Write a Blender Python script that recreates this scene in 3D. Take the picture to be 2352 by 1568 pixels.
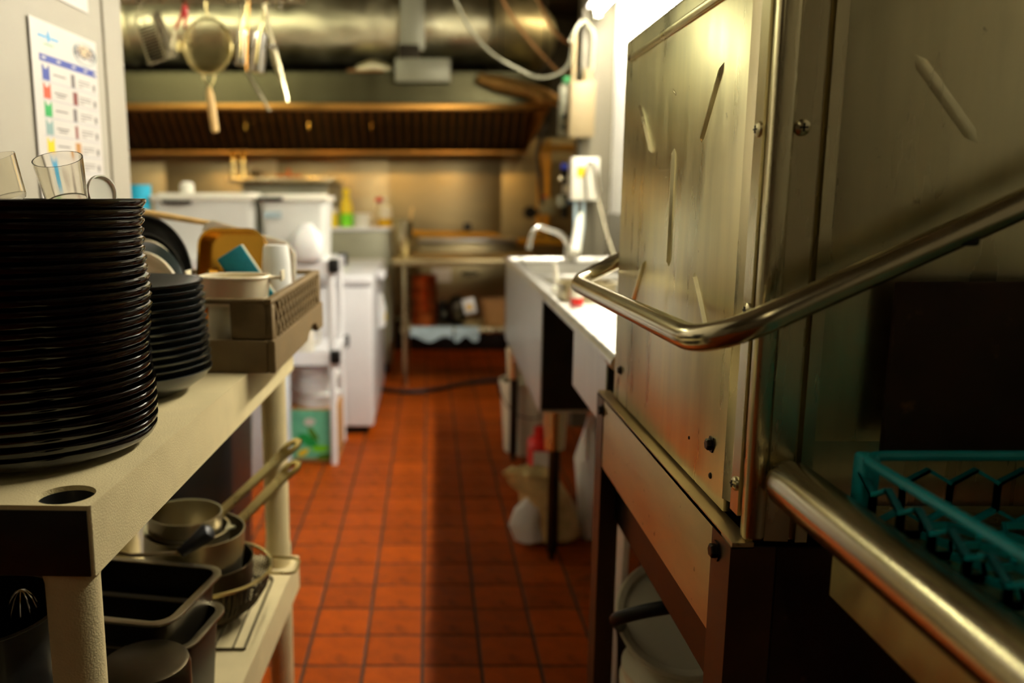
import bpy, bmesh, math, random
from mathutils import Vector, Matrix, Euler
random.seed(7)
PI = math.pi
for o in list(bpy.data.objects): bpy.data.objects.remove(o)
scn = bpy.context.scene
COL = scn.collection

# ------------------------------------------------------------------ camera
FPX, PX0, PY0 = 1918.0, 984.0, 784.0            # focal length and principal point in photo pixels
TH = math.atan((PY0 - 452.0) / FPX)             # pitch from the horizon row
CT, ST = math.cos(TH), math.sin(TH)
CAM = Vector((0, 0, 1.25))
cd = bpy.data.cameras.new('camera'); cam = bpy.data.objects.new('camera', cd); COL.objects.link(cam)
cam.location = CAM; cam.rotation_euler = (PI/2 - TH, 0, 0)
cd.sensor_fit = 'HORIZONTAL'; cd.sensor_width = 36.0; cd.lens = 36.0*FPX/2352.0
cd.shift_x = (1176.0 - PX0)/2352.0
cd.clip_start = 0.02; cd.clip_end = 60
cd.dof.use_dof = True; cd.dof.focus_distance = 1.06; cd.dof.aperture_fstop = 2.5
scn.camera = cam
# ------------------------------------------------------------------ world + view
w = bpy.data.worlds.new('world'); scn.world = w; w.use_nodes = True
w.node_tree.nodes['Background'].inputs[0].default_value = (1.0, 0.86, 0.62, 1)
w.node_tree.nodes['Background'].inputs[1].default_value = 0.006
scn.view_settings.view_transform = 'Standard'; scn.view_settings.look = 'None'
scn.view_settings.exposure = 0.0; scn.view_settings.gamma = 1.0
scn.view_settings.use_curve_mapping = False
TUBE_W, TUBE2_W, BULB_W, REAR_W = 300.0, 170.0, 260.0, 11.0      # emission of the room's lamps

# ------------------------------------------------------------------ pixel -> place
def ray(px, py):
    cx, cy = (px-PX0)/FPX, (PY0-py)/FPX
    return Vector((cx, CT + cy*ST, -ST + cy*CT))
def atX(px, py, X): d = ray(px, py); return CAM + d*(X/d.x)
def atY(px, py, Y): d = ray(px, py); return CAM + d*(Y/d.y)
def atZ(px, py, Z): d = ray(px, py); return CAM + d*((Z-CAM.z)/d.z)

# ------------------------------------------------------------------ materials
def lin(c):
    return tuple(((x/255)/12.92 if x/255 <= 0.04045 else ((x/255+0.055)/1.055)**2.4) for x in c) + (1,)
MATS = {}
def mat(name, rgb, rough=0.5, metal=0.0, var=0.12, scale=8.0, bump=0.0, bscale=60.0, coat=0.0, stretch=(1,1,1),
        trans=0.0, ior=1.45, emit=0.0, ecol=None, alpha=1.0, rvar=0.1, spec=0.5, dirt=None, dscale=14.0, dlo=0.62, objrand=0.0, sub=0.0):
    if name in MATS: return MATS[name]
    m = bpy.data.materials.new(name); m.use_nodes = True; nt = m.node_tree; N = nt.nodes; L = nt.links
    b = N['Principled BSDF']; c = lin(rgb)
    tc = N.new('ShaderNodeTexCoord'); mp = N.new('ShaderNodeMapping'); mp.inputs['Scale'].default_value = stretch
    L.new(tc.outputs['Object'], mp.inputs[0])
    nz = N.new('ShaderNodeTexNoise'); nz.inputs['Scale'].default_value = scale; nz.inputs['Detail'].default_value = 5
    L.new(mp.outputs[0], nz.inputs['Vector'])
    rp = N.new('ShaderNodeValToRGB')
    rp.color_ramp.elements[0].position = 0.3; rp.color_ramp.elements[1].position = 0.7
    rp.color_ramp.elements[0].color = tuple(x*(1-var) for x in c[:3])+(1,)
    rp.color_ramp.elements[1].color = tuple(min(1, x*(1+var)) for x in c[:3])+(1,)
    L.new(nz.outputs['Fac'], rp.inputs[0]); out = rp.outputs[0]
    if dirt:
        dn = N.new('ShaderNodeTexNoise'); dn.inputs['Scale'].default_value = dscale; dn.inputs['Detail'].default_value = 8
        L.new(tc.outputs['Object'], dn.inputs['Vector'])
        dr = N.new('ShaderNodeValToRGB'); dr.color_ramp.elements[0].position = dlo; dr.color_ramp.elements[1].position = min(1, dlo+0.12)
        L.new(dn.outputs['Fac'], dr.inputs[0])
        mx = N.new('ShaderNodeMixRGB'); mx.inputs[2].default_value = lin(dirt)
        L.new(dr.outputs[0], mx.inputs[0]); L.new(out, mx.inputs[1]); out = mx.outputs[0]
    if objrand:
        oi = N.new('ShaderNodeObjectInfo'); hs = N.new('ShaderNodeHueSaturation')
        mr = N.new('ShaderNodeMapRange'); mr.inputs[3].default_value = 1-objrand; mr.inputs[4].default_value = 1+objrand
        L.new(oi.outputs['Random'], mr.inputs[0]); L.new(mr.outputs[0], hs.inputs['Value']); L.new(out, hs.inputs['Color']); out = hs.outputs[0]
    L.new(out, b.inputs['Base Color'])
    b.inputs['Metallic'].default_value = metal; b.inputs['Specular IOR Level'].default_value = spec
    if rvar:
        r = N.new('ShaderNodeMapRange'); r.inputs[3].default_value = max(0.02, rough*(1-rvar*2)); r.inputs[4].default_value = min(1, rough*(1+rvar*2))
        L.new(nz.outputs['Fac'], r.inputs[0]); L.new(r.outputs[0], b.inputs['Roughness'])
    else: b.inputs['Roughness'].default_value = rough
    if bump:
        n2 = N.new('ShaderNodeTexNoise'); n2.inputs['Scale'].default_value = bscale; n2.inputs['Detail'].default_value = 3
        L.new(mp.outputs[0], n2.inputs['Vector'])
        bp = N.new('ShaderNodeBump'); bp.inputs['Strength'].default_value = bump; bp.inputs['Distance'].default_value = 0.004
        L.new(n2.outputs['Fac'], bp.inputs['Height']); L.new(bp.outputs[0], b.inputs['Normal'])
    b.inputs['Coat Weight'].default_value = coat; b.inputs['Coat Roughness'].default_value = 0.08
    b.inputs['Transmission Weight'].default_value = trans; b.inputs['IOR'].default_value = ior
    b.inputs['Alpha'].default_value = alpha
    if sub: b.inputs['Subsurface Weight'].default_value = sub; b.inputs['Subsurface Scale'].default_value = 0.02
    if emit:
        b.inputs['Emission Color'].default_value = lin(ecol or rgb); b.inputs['Emission Strength'].default_value = emit
    MATS[name] = m; return m

M_TILE = mat('quarry_tile', (142, 60, 3), 0.5, spec=0.12, var=0.22, scale=16, bump=0.12, bscale=90, objrand=0.16, dirt=(100,42,6), dscale=9, dlo=0.58)
M_GROUT = mat('grout', (44, 30, 14), 0.9, var=0.2)
M_WALL = mat('painted_wall', (162, 156, 140), 0.5, var=0.05, scale=3, bump=0.06, bscale=40)
M_WHITEWALL = mat('white_wall_panel', (246, 245, 240), 0.35, var=0.03, bump=0.03)
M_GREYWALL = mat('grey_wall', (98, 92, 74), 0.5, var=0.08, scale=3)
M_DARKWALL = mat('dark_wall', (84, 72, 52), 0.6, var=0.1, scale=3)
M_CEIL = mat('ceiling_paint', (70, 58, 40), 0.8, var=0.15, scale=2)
M_STEEL = mat('brushed_steel', (212, 202, 164), 0.28, 1.0, var=0.10, scale=5, stretch=(6,6,0.7), bump=0.01, bscale=30, rvar=0.2)
M_DOOR = mat('worn_door_steel', (230, 222, 180), 0.31, 1.0, var=0.10, scale=4, stretch=(7,7,0.9), bump=0.012, bscale=30, dirt=(96,84,40), dscale=42, dlo=0.70, rvar=0.2)
M_APRON = mat('stained_apron_steel', (214, 192, 150), 0.44, 1.0, var=0.14, scale=4, stretch=(1,1,4), dirt=(90,60,24), dscale=60, dlo=0.67, rvar=0.2)
M_SKIRT = mat('dull_skirt_steel', (190, 178, 120), 0.5, 1.0, var=0.15, scale=30, rvar=0.2)
M_SINK = mat('sink_steel', (214, 212, 204), 0.36, 1.0, var=0.08, scale=5, stretch=(1,5,1), rvar=0.2)
M_BACKSPLASH = mat('backsplash_steel', (176, 160, 120), 0.42, 1.0, var=0.12, scale=3, stretch=(0.6,1,2), rvar=0.2)
M_CHROME = mat('chrome', (222, 220, 214), 0.12, 1.0, var=0.03)
M_TUBEBAR = mat('polished_bar_steel', (200, 190, 160), 0.22, 1.0, var=0.08, scale=6, stretch=(1,1,1), bump=0.02, rvar=0.3)
M_BRONZEGLOW = mat('bronze_and_lampglow_steel', (178, 128, 62), 0.34, 1.0, var=0.15, scale=5, rvar=0.2)  # bronze tone; on hood parts it stands in for orange lamp reflections
M_HOOD = mat('hood_steel', (84, 80, 56), 0.36, 1.0, var=0.18, scale=2, stretch=(2,1,0.4), rvar=0.2)
M_FILTER = mat('greasy_filter', (80, 56, 28), 0.42, 0.4, var=0.3, scale=6)
M_FOIL = mat('duct_foil', (232, 224, 184), 0.42, 1.0, var=0.1, scale=6, bump=0.5, bscale=9, rvar=0.3)
M_SHELF = mat('shelf_plastic', (216, 200, 152), 0.5, var=0.05, scale=20, bump=0.25, bscale=420)
M_PLATE = mat('black_glaze', (9, 6, 5), 0.13, var=0.2, coat=0.25, spec=0.5)
M_BOWL = mat('dark_stoneware', (22, 25, 23), 0.24, var=0.2, coat=0.1)
M_BLACK = mat('black_plastic', (18, 18, 17), 0.4, var=0.15)
M_TEFLON = mat('black_nonstick', (16, 17, 16), 0.35, var=0.2, coat=0.2)
M_SLATE = mat('dark_green_plastic', (34, 42, 40), 0.3, var=0.15, coat=0.2)
M_RACKBROWN = mat('brown_rack_plastic', (112, 92, 58), 0.55, var=0.12, scale=20, bump=0.15, bscale=200)
M_WHITEPL = mat('white_plastic', (232, 228, 212), 0.35, var=0.04, sub=0.05)
M_CREAMPL = mat('cream_plastic', (222, 210, 178), 0.35, var=0.05, sub=0.05)
M_FROST = mat('frosted_bin', (244, 244, 238), 0.35, var=0.03, trans=0.2, ior=1.2, rvar=0)
M_CLEAR = mat('clear_plastic', (245, 242, 232), 0.06, var=0.0, trans=1.0, ior=1.3, rvar=0)
M_GOLDTONE = mat('gold_toned_metal', (214, 160, 60), 0.22, 1.0, var=0.12, scale=3)
M_COPPER = mat('copper', (186, 92, 40), 0.3, 1.0, var=0.2, scale=10)
M_TEAL = mat('teal_sponge', (0, 104, 116), 0.8, var=0.1, scale=60, bump=0.4, bscale=200)
M_TEALRACK = mat('teal_rack_plastic', (0, 160, 172), 0.4, var=0.1)
M_BLUE = mat('sky_blue_plastic', (40, 170, 205), 0.35, var=0.05)
M_ALU = mat('dull_aluminium', (186, 176, 146), 0.34, 1.0, var=0.12, scale=10, rvar=0.2)
M_DARKPAN = mat('scorched_pan', (86, 76, 56), 0.36, 1.0, var=0.25, scale=12, rvar=0.2)
M_PANSHADE = mat('shaded_pan_steel', (58, 52, 40), 0.4, 0.9, var=0.2, scale=8)  # dark tone stands in for the deep shade inside the hotel pans
M_BRASS = mat('brassy_handle', (206, 190, 130), 0.28, 1.0, var=0.1)
M_WOOD = mat('pale_wood', (222, 184, 116), 0.5, var=0.12, scale=10, stretch=(6,6,1))
M_RED = mat('red_plastic', (196, 30, 24), 0.4, var=0.05)
M_YELLOW = mat('yellow_plastic', (236, 206, 20), 0.4, var=0.05)
M_LIME = mat('lime_label', (120, 214, 30), 0.5, var=0.1)
M_TANBOX = mat('tan_box_paint', (136, 120, 86), 0.5, var=0.05)
M_WRAP = mat('brown_foil_wrap', (150, 112, 52), 0.4, 0.6, var=0.3, scale=10, bump=0.8, bscale=14)
M_FREEZER = mat('white_enamel', (236, 236, 240), 0.25, var=0.02, coat=0.2)
M_GREYPAINT = mat('grey_painted_steel', (150, 148, 124), 0.4, 0.2, var=0.06)
M_PIPEY = mat('yellow_gas_pipe', (206, 150, 30), 0.4, var=0.1)
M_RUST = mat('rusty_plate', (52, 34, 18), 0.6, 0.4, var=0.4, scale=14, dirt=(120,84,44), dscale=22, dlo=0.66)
M_RUBBER = mat('black_rubber', (14, 13, 12), 0.5, var=0.15)
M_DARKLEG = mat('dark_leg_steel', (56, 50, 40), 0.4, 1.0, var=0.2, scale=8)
M_POST = mat('brown_angle_steel', (96, 74, 54), 0.45, 0.8, var=0.2, scale=8)
M_BUCKET = mat('bucket_plastic', (226, 220, 196), 0.4, var=0.05)
M_PAPER = mat('paper', (208, 203, 196), 0.35, var=0.02, coat=0.15)
M_BAG = mat('crumpled_bag', (206, 180, 124), 0.5, var=0.3, scale=14, dirt=(150,100,30), dscale=12, dlo=0.55)
M_BAGWHITE = mat('white_film', (240, 240, 240), 0.3, var=0.04, sub=0.1)
M_CLOTH = mat('pale_blue_cloth', (170, 190, 196), 0.9, var=0.12, scale=20)
M_CARD = mat('cardboard', (176, 128, 74), 0.8, var=0.12)
M_SIGNBLUE = mat('print_navy', (24, 52, 140), 0.4, var=0.03)
M_PCYAN = mat('print_cyan', (30, 150, 205), 0.4, var=0.03)
M_PRED = mat('print_orange', (220, 70, 26), 0.4, var=0.03)
M_PGREEN = mat('print_green', (16, 150, 70), 0.4, var=0.03)
M_PGREY = mat('print_grey', (130, 160, 158), 0.4, var=0.03)
M_PYEL = mat('print_yellow', (240, 196, 10), 0.4, var=0.03)
M_PTXT = mat('print_text', (92, 84, 84), 0.5, var=0.03)
M_PBROWN = mat('print_maroon', (112, 44, 36), 0.5, var=0.2)
M_PLINE = mat('print_rule', (110, 116, 160), 0.5, var=0.03)
M_PNAVY = mat('print_ink', (30, 34, 60), 0.5, var=0.02)
M_PGLOW = mat('print_pale_orange', (214, 190, 150), 0.5, var=0.05)
M_OLIVE = mat('olive_oil', (208, 160, 30), 0.2, var=0.06)
M_TUBE = mat('fluorescent_tube', (255, 248, 232), 0.4, var=0, emit=TUBE_W, ecol=(255, 247, 226), rvar=0)
M_TUBE2 = mat('ceiling_tube', (255, 248, 232), 0.4, var=0, emit=TUBE2_W, ecol=(255, 246, 214), rvar=0)
M_TUBE3 = mat('rear_ceiling_tube', (255, 248, 232), 0.4, var=0, emit=REAR_W, ecol=(255, 238, 190), rvar=0)
M_TUBE4 = mat('recess_tube', (255, 230, 180), 0.4, var=0, emit=25.0, ecol=(255, 226, 170), rvar=0)
M_TUBE5 = mat('duct_side_tube', (255, 250, 220), 0.4, var=0, emit=75.0, ecol=(252, 250, 206), rvar=0)
M_BULB = mat('warm_bulb', (255, 190, 90), 0.4, var=0, emit=BULB_W, ecol=(255, 200, 112), rvar=0)

# ------------------------------------------------------------------ mesh builder
class B:
    def __init__(s): s.bm = bmesh.new()
    def obox(s, c, size, R=None, bev=0.0, seg=2):
        M = Matrix.Translation(Vector(c)) @ (R.to_4x4() if R is not None else Matrix.Identity(4)) @ Matrix.Diagonal((size[0], size[1], size[2], 1))
        v = bmesh.ops.create_cube(s.bm, size=1.0, matrix=M)['verts']
        if bev:
            e = list({e for x in v for e in x.link_edges})
            bmesh.ops.bevel(s.bm, geom=e, offset=bev, segments=seg, profile=0.5, affect='EDGES')
        return s
    def box(s, lo, hi, bev=0.0, seg=2):
        lo, hi = Vector(lo), Vector(hi); return s.obox((lo+hi)/2, hi-lo, None, bev, seg)
    def ring(s, pts): return [s.bm.verts.new(p) for p in pts]
    def skin(s, rings, closed=True, cap0=True, cap1=True):
        for a, b in zip(rings, rings[1:]):
            n = len(a)
            for i in range(n if closed else n-1):
                j = (i+1) % n
                try: s.bm.faces.new((a[i], a[j], b[j], b[i]))
                except ValueError: pass
        if cap0: s.bm.faces.new(rings[0][::-1])
        if cap1: s.bm.faces.new(rings[-1])
        return s
    def tube(s, pts, r, n=10, cap=True, closed=False):
        pts = [Vector(p) for p in pts]; k = len(pts)
        rad = r if isinstance(r, (list, tuple)) else [r]*k
        T = []
        for i in range(k):
            a = pts[(i-1) % k] if (closed or i > 0) else pts[i]
            b = pts[(i+1) % k] if (closed or i < k-1) else pts[i]
            T.append((b-a).normalized())
        u = T[0].orthogonal().normalized(); rings = []
        for i in range(k):
            u = (u - T[i]*u.dot(T[i]))
            u = u.normalized() if u.length > 1e-6 else T[i].orthogonal().normalized()
            v = T[i].cross(u)
            rings.append(s.ring([pts[i] + (u*math.cos(2*PI*q/n) + v*math.sin(2*PI*q/n))*rad[i] for q in range(n)]))
        if closed:
            s.skin(rings + [rings[0]], True, False, False)
        else: s.skin(rings, True, cap, cap)
        return s
    def cyl(s, a, b, r0, r1=None, n=20, cap=True): return s.tube([a, b], [r0, r0 if r1 is None else r1], n, cap)
    def lathe(s, prof, n=32, M=None, closed=False):
        M = M or Matrix.Identity(4); rings = []
        for r, z in prof:
            if r < 1e-6: rings.append([s.bm.verts.new(M @ Vector((0,0,z)))])
            else: rings.append(s.ring([M @ Vector((r*math.cos(2*PI*q/n), r*math.sin(2*PI*q/n), z)) for q in range(n)]))
        if closed: rings.append(rings[0])
        for a, b in zip(rings, rings[1:]):
            for i in range(n):
                j = (i+1) % n
                if len(a) == 1 and len(b) == 1: continue
                try:
                    if len(a) == 1: s.bm.faces.new((a[0], b[j], b[i]))
                    elif len(b) == 1: s.bm.faces.new((a[i], a[j], b[0]))
                    else: s.bm.faces.new((a[i], a[j], b[j], b[i]))
                except ValueError: pass
        return s
    def prism(s, poly, ext, bev=0.0):
        ext = Vector(ext); a = s.ring([Vector(p) for p in poly]); b = s.ring([Vector(p)+ext for p in poly])
        s.skin([a, b])
        if bev:
            e = list({e for x in a+b for e in x.link_edges})
            bmesh.ops.bevel(s.bm, geom=e, offset=bev, segments=2, affect='EDGES')
        return s
    def tray(s, w, d, h, t, rc, flange=0.0, M=None, taper=0.0, n=5):
        """open rectangular pan: outer wall, optional flange, inner wall, floor; origin at the centre of the base"""
        M = M or Matrix.Identity(4)
        def rr(hw, hd, r, z):
            r = max(r, 0.001); out = []
            for cx, cy, a0 in ((hw-r, hd-r, 0), (-hw+r, hd-r, PI/2), (-hw+r, -hd+r, PI), (hw-r, -hd+r, 1.5*PI)):
                for q in range(n+1):
                    a = a0 + PI/2*q/n; out.append(M @ Vector((cx+r*math.cos(a), cy+r*math.sin(a), z)))
            return s.ring(out)
        W, D = w/2, d/2
        rings = [rr(W-taper, D-taper, rc, 0), rr(W, D, rc, h-(0.004 if flange else 0))]
        if flange: rings += [rr(W+flange, D+flange, rc+flange, h-0.004), rr(W+flange, D+flange, rc+flange, h)]
        rings += [rr(W-t, D-t, rc-t, h), rr(W-taper-t, D-taper-t, rc-t, t)]
        s.skin(rings); return s
    def recalc(s): bmesh.ops.recalc_face_normals(s.bm, faces=s.bm.faces[:]); return s
    def mesh(s, name, m, smooth=35):
        s.recalc(); me = bpy.data.meshes.new(name); s.bm.to_mesh(me); s.bm.free()
        if smooth: me.shade_smooth(); me.set_sharp_from_angle(angle=math.radians(smooth))
        me.materials.append(m); return me

def link(name, me, parent=None, M=None, world=False):
    o = bpy.data.objects.new(name, me); COL.objects.link(o)
    if M is not None: o.matrix_basis = M
    if parent is not None:
        o.parent = parent
        if world and parent.type == 'EMPTY': o.matrix_parent_inverse = parent.matrix_basis.inverted()
    return o
def obj(name, b, m, parent=None, smooth=35, world=True, M=None):
    return link(name, b.mesh(name, m, smooth), parent, M, world)
def tag(o, label=None, cat=None, group=None, kind=None):
    if label: o['label'] = label
    if cat: o['category'] = cat
    if group: o['group'] = group
    if kind: o['kind'] = kind
    return o
def T(name, label, cat, loc=(0,0,0), R=None, group=None):
    o = bpy.data.objects.new(name, None); COL.objects.link(o); o.empty_display_size = 0.05
    o.matrix_basis = Matrix.Translation(Vector(loc)) @ (R if R is not None else Matrix.Identity(4))
    return tag(o, label, cat, group)
def S(name, b, m, parent=None, smooth=0):
    o = obj(name, b, m, parent, smooth)
    if parent is None: o['kind'] = 'structure'
    return o
def dup(root, M, label=None):
    r = root.copy(); COL.objects.link(r); r.matrix_basis = M
    if label: r['label'] = label
    for ch in list(root.children):
        c = ch.copy(); COL.objects.link(c); c.parent = r
        for g in list(ch.children):
            d = g.copy(); COL.objects.link(d); d.parent = c
    return r
def RX(a): return Matrix.Rotation(math.radians(a), 4, 'X')
def RY(a): return Matrix.Rotation(math.radians(a), 4, 'Y')
def RZ(a): return Matrix.Rotation(math.radians(a), 4, 'Z')
def TR(v): return Matrix.Translation(Vector(v))
def fillet(pts, r, n=6):
    pts = [Vector(p) for p in pts]; out = [pts[0]]
    for a, b, c in zip(pts, pts[1:], pts[2:]):
        u, v = (a-b), (c-b); rr = min(r, u.length*0.48, v.length*0.48); p, q = b+u.normalized()*rr, b+v.normalized()*rr
        for i in range(n+1):
            t = i/n; out.append(p*(1-t)**2 + b*2*t*(1-t) + q*t*t)
    return out + [pts[-1]]
def text_mesh(name, s, size, m, extrude=0.0):
    c = bpy.data.curves.new(name, 'FONT'); c.body = s; c.size = size; c.extrude = extrude; c.align_x = 'CENTER'; c.align_y = 'CENTER'
    o = bpy.data.objects.new(name, c); COL.objects.link(o)
    dg = bpy.context.evaluated_depsgraph_get(); me = bpy.data.meshes.new_from_object(o.evaluated_get(dg))
    bpy.data.objects.remove(o); me.materials.clear(); me.materials.append(m); return me
ORD = ['top', 'second', 'third', 'fourth', 'fifth', 'sixth', 'seventh', 'eighth', 'ninth', 'tenth', 'eleventh', 'twelfth', 'thirteenth',
       'fourteenth', 'fifteenth', 'sixteenth', 'seventeenth', 'eighteenth', 'nineteenth', 'twentieth', 'twenty-first', 'twenty-second',
       'twenty-third', 'twenty-fourth', 'twenty-fifth', 'twenty-sixth']

# ================================================================== SETTING
CEIL = 2.75; YB = 7.45; RW = 0.955
slab = S('floor', B().box((-3.4, -2.6, -0.12), (2.6, 7.6, -0.003)), M_GROUT)
TP = 0.1594; GX, GY = -0.0165, 2.081
def tile_bm(b, x, y):
    h = TP/2 - 0.0042; c = 0.002
    b.skin([b.ring([(x+sx*h, y+sy*h, -0.004) for sx, sy in ((1,1),(-1,1),(-1,-1),(1,-1))]),
            b.ring([(x+sx*h, y+sy*h, -0.0015) for sx, sy in ((1,1),(-1,1),(-1,-1),(1,-1))]),
            b.ring([(x+sx*(h-c), y+sy*(h-c), 0.0) for sx, sy in ((1,1),(-1,1),(-1,-1),(1,-1))])])
tb = B(); tile_bm(tb, 0, 0); tile_me = tb.mesh('tile', M_TILE, 0)
rest = B()
for i in range(-21, 16):
    for j in range(-29, 34):
        x, y = GX + (i+0.5)*TP, GY + (j+0.5)*TP
        if -6 <= i < 3 and -1 <= j < 31:
            o = link('tile', tile_me, slab, TR((x, y, random.uniform(-0.0006, 0.0003))))
        else: tile_bm(rest, x, y)
o = obj('tile_field', rest, M_TILE, slab, 0); o['kind'] = 'stuff'
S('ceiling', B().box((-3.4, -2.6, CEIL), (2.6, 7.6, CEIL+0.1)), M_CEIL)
# left partition wall, turned 2 degrees like the shelving beside it
LW = lambda y: -0.90 + (y-1.0)*0.0357
S('wall_left', B().prism([(LW(0.55), 0.55, 0), (LW(2.4), 2.4, 0), (LW(2.4)-0.13, 2.4, 0), (LW(0.55)-0.13, 0.55, 0)], (0,0,CEIL)), M_WALL)
S('trim_1', B().prism([(LW(2.29)+0.006, 2.29, 0), (LW(2.41)+0.006, 2.408, 0), (LW(2.41)-0.14, 2.408, 0), (LW(2.41)-0.14, 2.401, 0), (LW(2.41)-0.001, 2.401, 0), (LW(2.29)-0.001, 2.29, 0)], (0,0,CEIL)), M_WALL)
S('wall_left_far', B().box((-3.4, -2.6, 0), (-3.28, 7.6, CEIL)), M_WALL)
S('wall_right', B().box((RW, -2.6, 0), (RW+0.12, 4.45, CEIL)), M_WHITEWALL)
S('wall_stub', B().box((0.785, 4.45, 0), (RW+0.12, 4.57, CEIL)), M_GREYWALL)
S('wall_right_far', B().box((1.7, 4.57, 0), (1.82, 7.6, CEIL)), M_GREYWALL)
S('wall_return', B().box((RW+0.12, 4.45, 0), (1.82, 4.57, CEIL)), M_GREYWALL)
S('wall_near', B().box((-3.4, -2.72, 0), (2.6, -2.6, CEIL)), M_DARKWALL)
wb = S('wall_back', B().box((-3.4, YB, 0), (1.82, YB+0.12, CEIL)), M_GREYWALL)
for k in range(5):
    x0 = -3.28 + k*0.98
    obj('backsplash_panel', B().box((x0+0.001, YB-0.004, 0.1), (min(x0+0.979, 1.69), YB-0.0002, 1.75), 0.0015), M_BACKSPLASH, wb)

# ---------------- lamps of the room
def tube_fixture(name, label, x, y0, y1, z, mt, w_=0.09, turn=None):
    t = T(name, label, 'light', (x, (y0+y1)/2, z+0.05))
    obj('housing', B().prism([(x-w_/2, y0, z+0.07), (x-w_/2-0.01, y0, z+0.03), (x-0.02, y0, z+0.022), (x+0.02, y0, z+0.022), (x+w_/2+0.01, y0, z+0.03), (x+w_/2, y0, z+0.07)], (0, y1-y0, 0)), M_FREEZER, t)
    for yy in (y0+0.02, y1-0.02):
        obj('lamp_holder', B().box((x-0.016, yy-0.012, z-0.022), (x+0.016, yy+0.012, z+0.03), 0.003), M_WHITEPL, t)
    obj('lamp_tube', B().cyl((x, y0+0.03, z), (x, y1-0.03, z), 0.013, n=16), mt, t)
    for yy in (y0+0.2, y1-0.2):
        obj('hanger', B().cyl((x, yy, z+0.06), (x, yy, CEIL), 0.005, n=8), M_CHROME, t)
    if turn is not None: t.matrix_basis = TR(turn) @ RZ(90)
    return t
tube_fixture('strip_light', 'bright fluorescent strip light hung above the sink by the white wall', 0.84, 2.55, 4.38, 2.15, M_TUBE)
tube_fixture('strip_light', 'bright fluorescent strip light hung above the dishwasher by the white wall', 0.84, 1.30, 2.50, 2.15, M_TUBE)
tube_fixture('strip_light', 'ceiling strip light in the left alcove behind the partition wall', 0.0, -0.7, 0.7, 2.50, M_TUBE2, turn=(-2.45, 1.9, 2.55))
tube_fixture('strip_light', 'ceiling strip light in front of the foil duct', 0.0, -0.65, 0.65, 2.60, M_TUBE5, turn=(-1.75, 4.55, 2.65))
tube_fixture('strip_light', 'warm ceiling strip light in the right recess beyond the wall stub', 1.35, 5.2, 6.5, 2.60, M_TUBE4)
tube_fixture('strip_light', 'dim ceiling strip light over the near end of the aisle', -0.1, -1.6, -0.4, 2.62, M_TUBE3)
# ================================================================== DISHWASHER
XF = 0.352                                   # aisle face of the hood
dw = T('dishwasher', 'tall stainless steel hood dishwasher with wraparound bar handle at the right', 'dishwasher', (0.64, 1.24, 0))
DZT = 1.518
obj('hood_body', B().box((XF+0.012, 0.915, 0.90), (0.945, 1.575, DZT-0.004)), M_STEEL, dw)
def screw(parent, p, nrm, r, m=M_STEEL, slot=True, hexa=False):
    nrm = Vector(nrm).normalized(); q = nrm.to_track_quat('Z', 'Y').to_matrix().to_4x4(); b = B()
    if hexa: b.lathe([(0, 0), (r*1.45, 0), (r*1.45, r*0.25), (r, r*0.25), (r, r*0.9), (r*0.8, r*1.05), (0, r*1.05)], 6 if r < 0.02 else 12, TR(p) @ q)
    else: b.lathe([(0, 0), (r, 0), (r*0.93, r*0.3), (r*0.6, r*0.52), (0, r*0.6)], 16, TR(p) @ q)
    o = obj('screw' if not hexa else 'bolt', b, m, parent)
    if slot and not hexa:
        u = q @ Vector((1,0,0)); v = q @ Vector((0,1,0)); c = Vector(p) + nrm*r*0.55
        R = Matrix((u.to_3d(), v.to_3d(), nrm)).transposed()
        obj('slot', B().obox(c, (r*0.95, r*0.2, r*0.22), R).obox(c, (r*0.2, r*0.95, r*0.22), R), M_RUBBER, o)
    return o
# aisle-side door sheet
dp = obj('door_panel', B().box((XF, 0.95, 0.878), (XF+0.014, 1.55, DZT), 0.003), M_DOOR, dw)
def ridge(parent, p, q, wdt, nrm, h=0.004):
    p, q, nrm = Vector(p), Vector(q), Vector(nrm); d = (q-p).normalized(); s = d.cross(nrm).normalized()
    poly = [p, p+d*wdt+s*wdt/2, q-d*wdt+s*wdt/2, q, q-d*wdt-s*wdt/2, p+d*wdt-s*wdt/2]
    b = B(); a = b.ring(poly); top = b.ring([p+d*wdt*0.8+nrm*h, p+d*wdt*1.2+s*wdt*0.15+nrm*h, q-d*wdt*1.2+s*wdt*0.15+nrm*h, q-d*wdt*0.8+nrm*h, q-d*wdt*1.2-s*wdt*0.15+nrm*h, p+d*wdt*1.2-s*wdt*0.15+nrm*h])
    b.skin([a, top], True, False, True); return obj('ridge', b, M_DOOR, parent)
for p, q, wd in (((1664,142),(1611,328),0.010), ((1469,240),(1497,352),0.012), ((1549,340),(1536,612),0.010), ((1483,598),(1451,702),0.010), ((1595,625),(1629,775),0.010)):
    ridge(dp, atX(p[0], p[1], XF), atX(q[0], q[1], XF), wd, (-1,0,0))
g0, g1 = atX(1449, 131, XF), atX(1668, -28, XF)
obj('top_fold', B().box((XF-0.006, g1.y, g0.z-0.008), (XF+0.002, g0.y, g0.z+0.004), 0.003), M_DOOR, dp)
obj('dent', B().obox(atX(1549, 212, XF), (0.002, 0.020, 0.004), RX(25).to_3x3(), 0.0009), M_DOOR, dp)
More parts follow.
